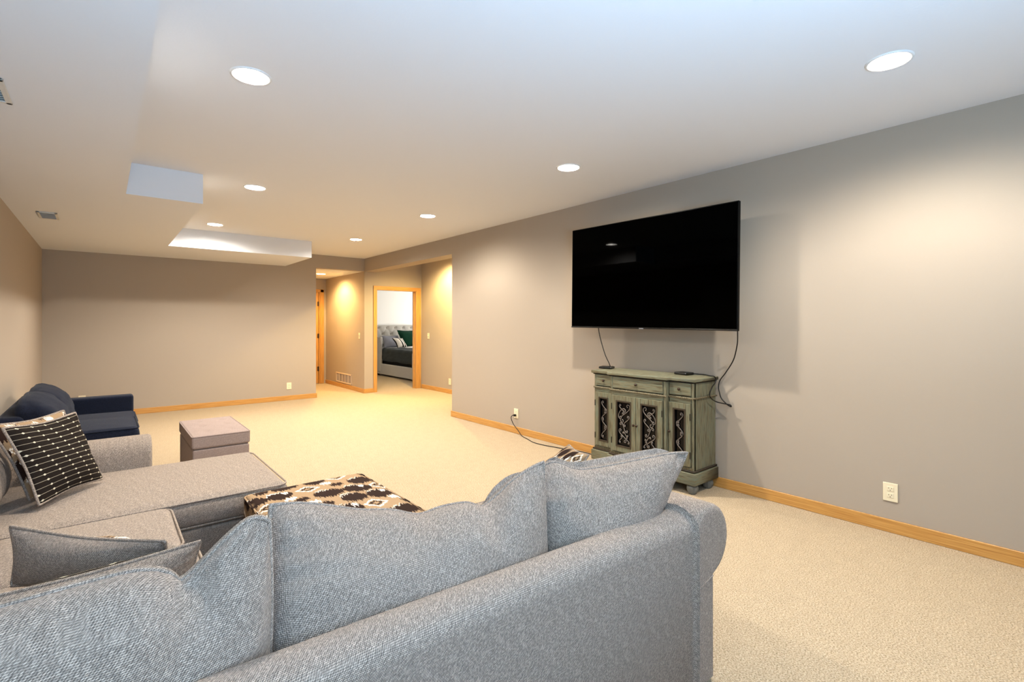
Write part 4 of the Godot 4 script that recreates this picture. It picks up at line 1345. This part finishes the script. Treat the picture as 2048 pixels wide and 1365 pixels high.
func build_bedroom() -> void:
	var t := thing("bed", "upholstered bed with a tufted headboard seen through the bedroom doorway", "bed", Vector3(6.28, 0, -11.1))
	var x0 := 5.46
	var x1 := 7.10
	# tufted headboard
	var bt := []
	for r in 4:
		for k in 7:
			bt.append(Vector2(x0 + 0.10 + (k + 0.5 * (r % 2)) * 0.235, 1.22 - r * 0.16))
	var fn := func(u: Vector3, p: Vector3, q: Vector3) -> Vector3:
		var d := 0.0
		if u.z > 0.5:
			var w := Vector2((x0 + x1) / 2 + p.x, 0.70 + p.y)
			for b in bt:
				var e: Vector2 = w - b
				d += 0.035 * exp(-e.length_squared() / 0.0016)
				for s in [-1.0, 1.0]:
					var dir := Vector2(0.1175 * s, -0.16)
					var al := clampf(e.dot(dir) / dir.length_squared(), 0, 1)
					d = maxf(d, 0.014 * exp(-(e - dir * al).length_squared() / 0.0003))
		return p - Vector3(0, 0, d)
	var hb := put("headboard", MB.new().soft(Vector3((x0 + x1) / 2, 0.70, -12.27), Vector3(x1 - x0, 1.19, 0.13), 0.03, 56, fn, 2).mesh(), M.linen, t)
	for b in bt:
		put("button", MB.new().lathe(Vector3(b.x, b.y, -12.236), [[0.016, 0.0], [0.014, 0.006], [0.0005, 0.010]], 10, Basis(Vector3.RIGHT, PI / 2)).mesh(), M.button, hb)
	put("wing", MB.new().rbox(Vector3(x0 + 0.035, 0.54, -12.06), Vector3(0.07, 0.90, 0.34), 0.03, 3).mesh(), M.linen, t)
	put("side_rail", MB.new().rbox(Vector3(x0 + 0.045, 0.175, -11.13), Vector3(0.07, 0.27, 2.10), 0.025, 3).mesh(), M.linen, t)
	put("side_rail", MB.new().rbox(Vector3(x1 - 0.035, 0.175, -11.13), Vector3(0.07, 0.27, 2.10), 0.025, 3).mesh(), M.linen, t)
	put("footboard", MB.new().rbox(Vector3((x0 + x1) / 2, 0.35, -10.05), Vector3(x1 - x0 + 0.13, 0.66, 0.13), 0.05, 3).mesh(), M.linen, t)
	put("mattress", MB.new().rbox(Vector3((x0 + x1) / 2, 0.40, -11.12), Vector3(x1 - x0 - 0.16, 0.34, 2.02), 0.04, 2).mesh(), M.slot, t)
	for p in [Vector3(x0 + 0.06, 0.02, -12.1), Vector3(x0 + 0.06, 0.02, -10.15), Vector3(x1 - 0.06, 0.02, -12.1), Vector3(x1 - 0.06, 0.02, -10.15)]:
		put("foot", MB.new().lathe(p, [[0.001, -0.02], [0.025, -0.02], [0.03, 0.025]], 12).mesh(), M.black_plastic, t)
	var f := FastNoiseLite.new()
	f.seed = 5
	f.frequency = 1.6
	var fb := func(u: Vector3, p: Vector3, q: Vector3) -> Vector3:
		return p + q * (0.018 * f.get_noise_3dv(p * 2.0)) + Vector3(-0.02 * (1 - u.y) * 0.5 * (1.0 if u.x < -0.8 else 0.0), 0, 0)
	put("blanket", MB.new().soft(Vector3((x0 + x1) / 2 + 0.01, 0.535, -11.05), Vector3(x1 - x0 - 0.11, 0.33, 1.85), 0.07, 20, fb).mesh(), M.blanket, t)
	var wt := put("folded_throw", MB.new().soft(Vector3(6.35, 0.735, -11.15), Vector3(0.95, 0.03, 0.36), 0.014, 10, fb).mesh(), M.white_cloth)
	tag(wt, "white throw folded on the dark blanket by the doorway edge", "throw")
	var pil := func(called: String, label: String, bl_: Vector3, br: Vector3, tr: Vector3, tl: Vector3, m: Material, sd: int) -> void:
		var q := quad_lines(bl_, br, tr, tl, 0.02)
		var c := cushion(q[0], q[1], q[2], q[3], 0.08, 0.06, sd, {"ex": 0.5, "n": 24})
		var pt := thing(called, label, "pillow", (bl_ + br) / 2, "pillows on the bed")
		put("front_panel", c[0], m, pt)
		put("back_panel", c[1], m, pt)
	pil.call("bed_pillow", "grey sham pillow against the tufted headboard, leftmost on the bed", Vector3(5.56, 0.71, -11.86), Vector3(6.02, 0.71, -11.84), Vector3(6.02, 1.02, -12.02), Vector3(5.58, 1.02, -12.04), M.grey_sham, 81)
	pil.call("bed_pillow", "emerald green velvet pillow on the bed", Vector3(6.02, 0.72, -11.74), Vector3(6.52, 0.72, -11.74), Vector3(6.50, 1.155, -11.94), Vector3(5.95, 1.165, -11.94), M.green_velvet, 82)
	# black and white striped pillow
	var img := Image.create(64, 64, false, Image.FORMAT_RGB8)
	img.fill(Color(0.86, 0.83, 0.78))
	for r in [[30, 38], [46, 52], [57, 62], [0, 3]]:
		img.fill_rect(Rect2i(r[0], 0, r[1] - r[0], 64), Color(0.05, 0.05, 0.055))
	var m := sm(Color.WHITE, 0.9, 0.2)
	m.albedo_texture = tex(img)
	pil.call("bed_pillow", "small cream pillow with black stripes in front of the green pillow", Vector3(5.79, 0.715, -11.58), Vector3(6.08, 0.715, -11.58), Vector3(6.00, 0.955, -11.72), Vector3(5.70, 0.965, -11.72), m, 83)
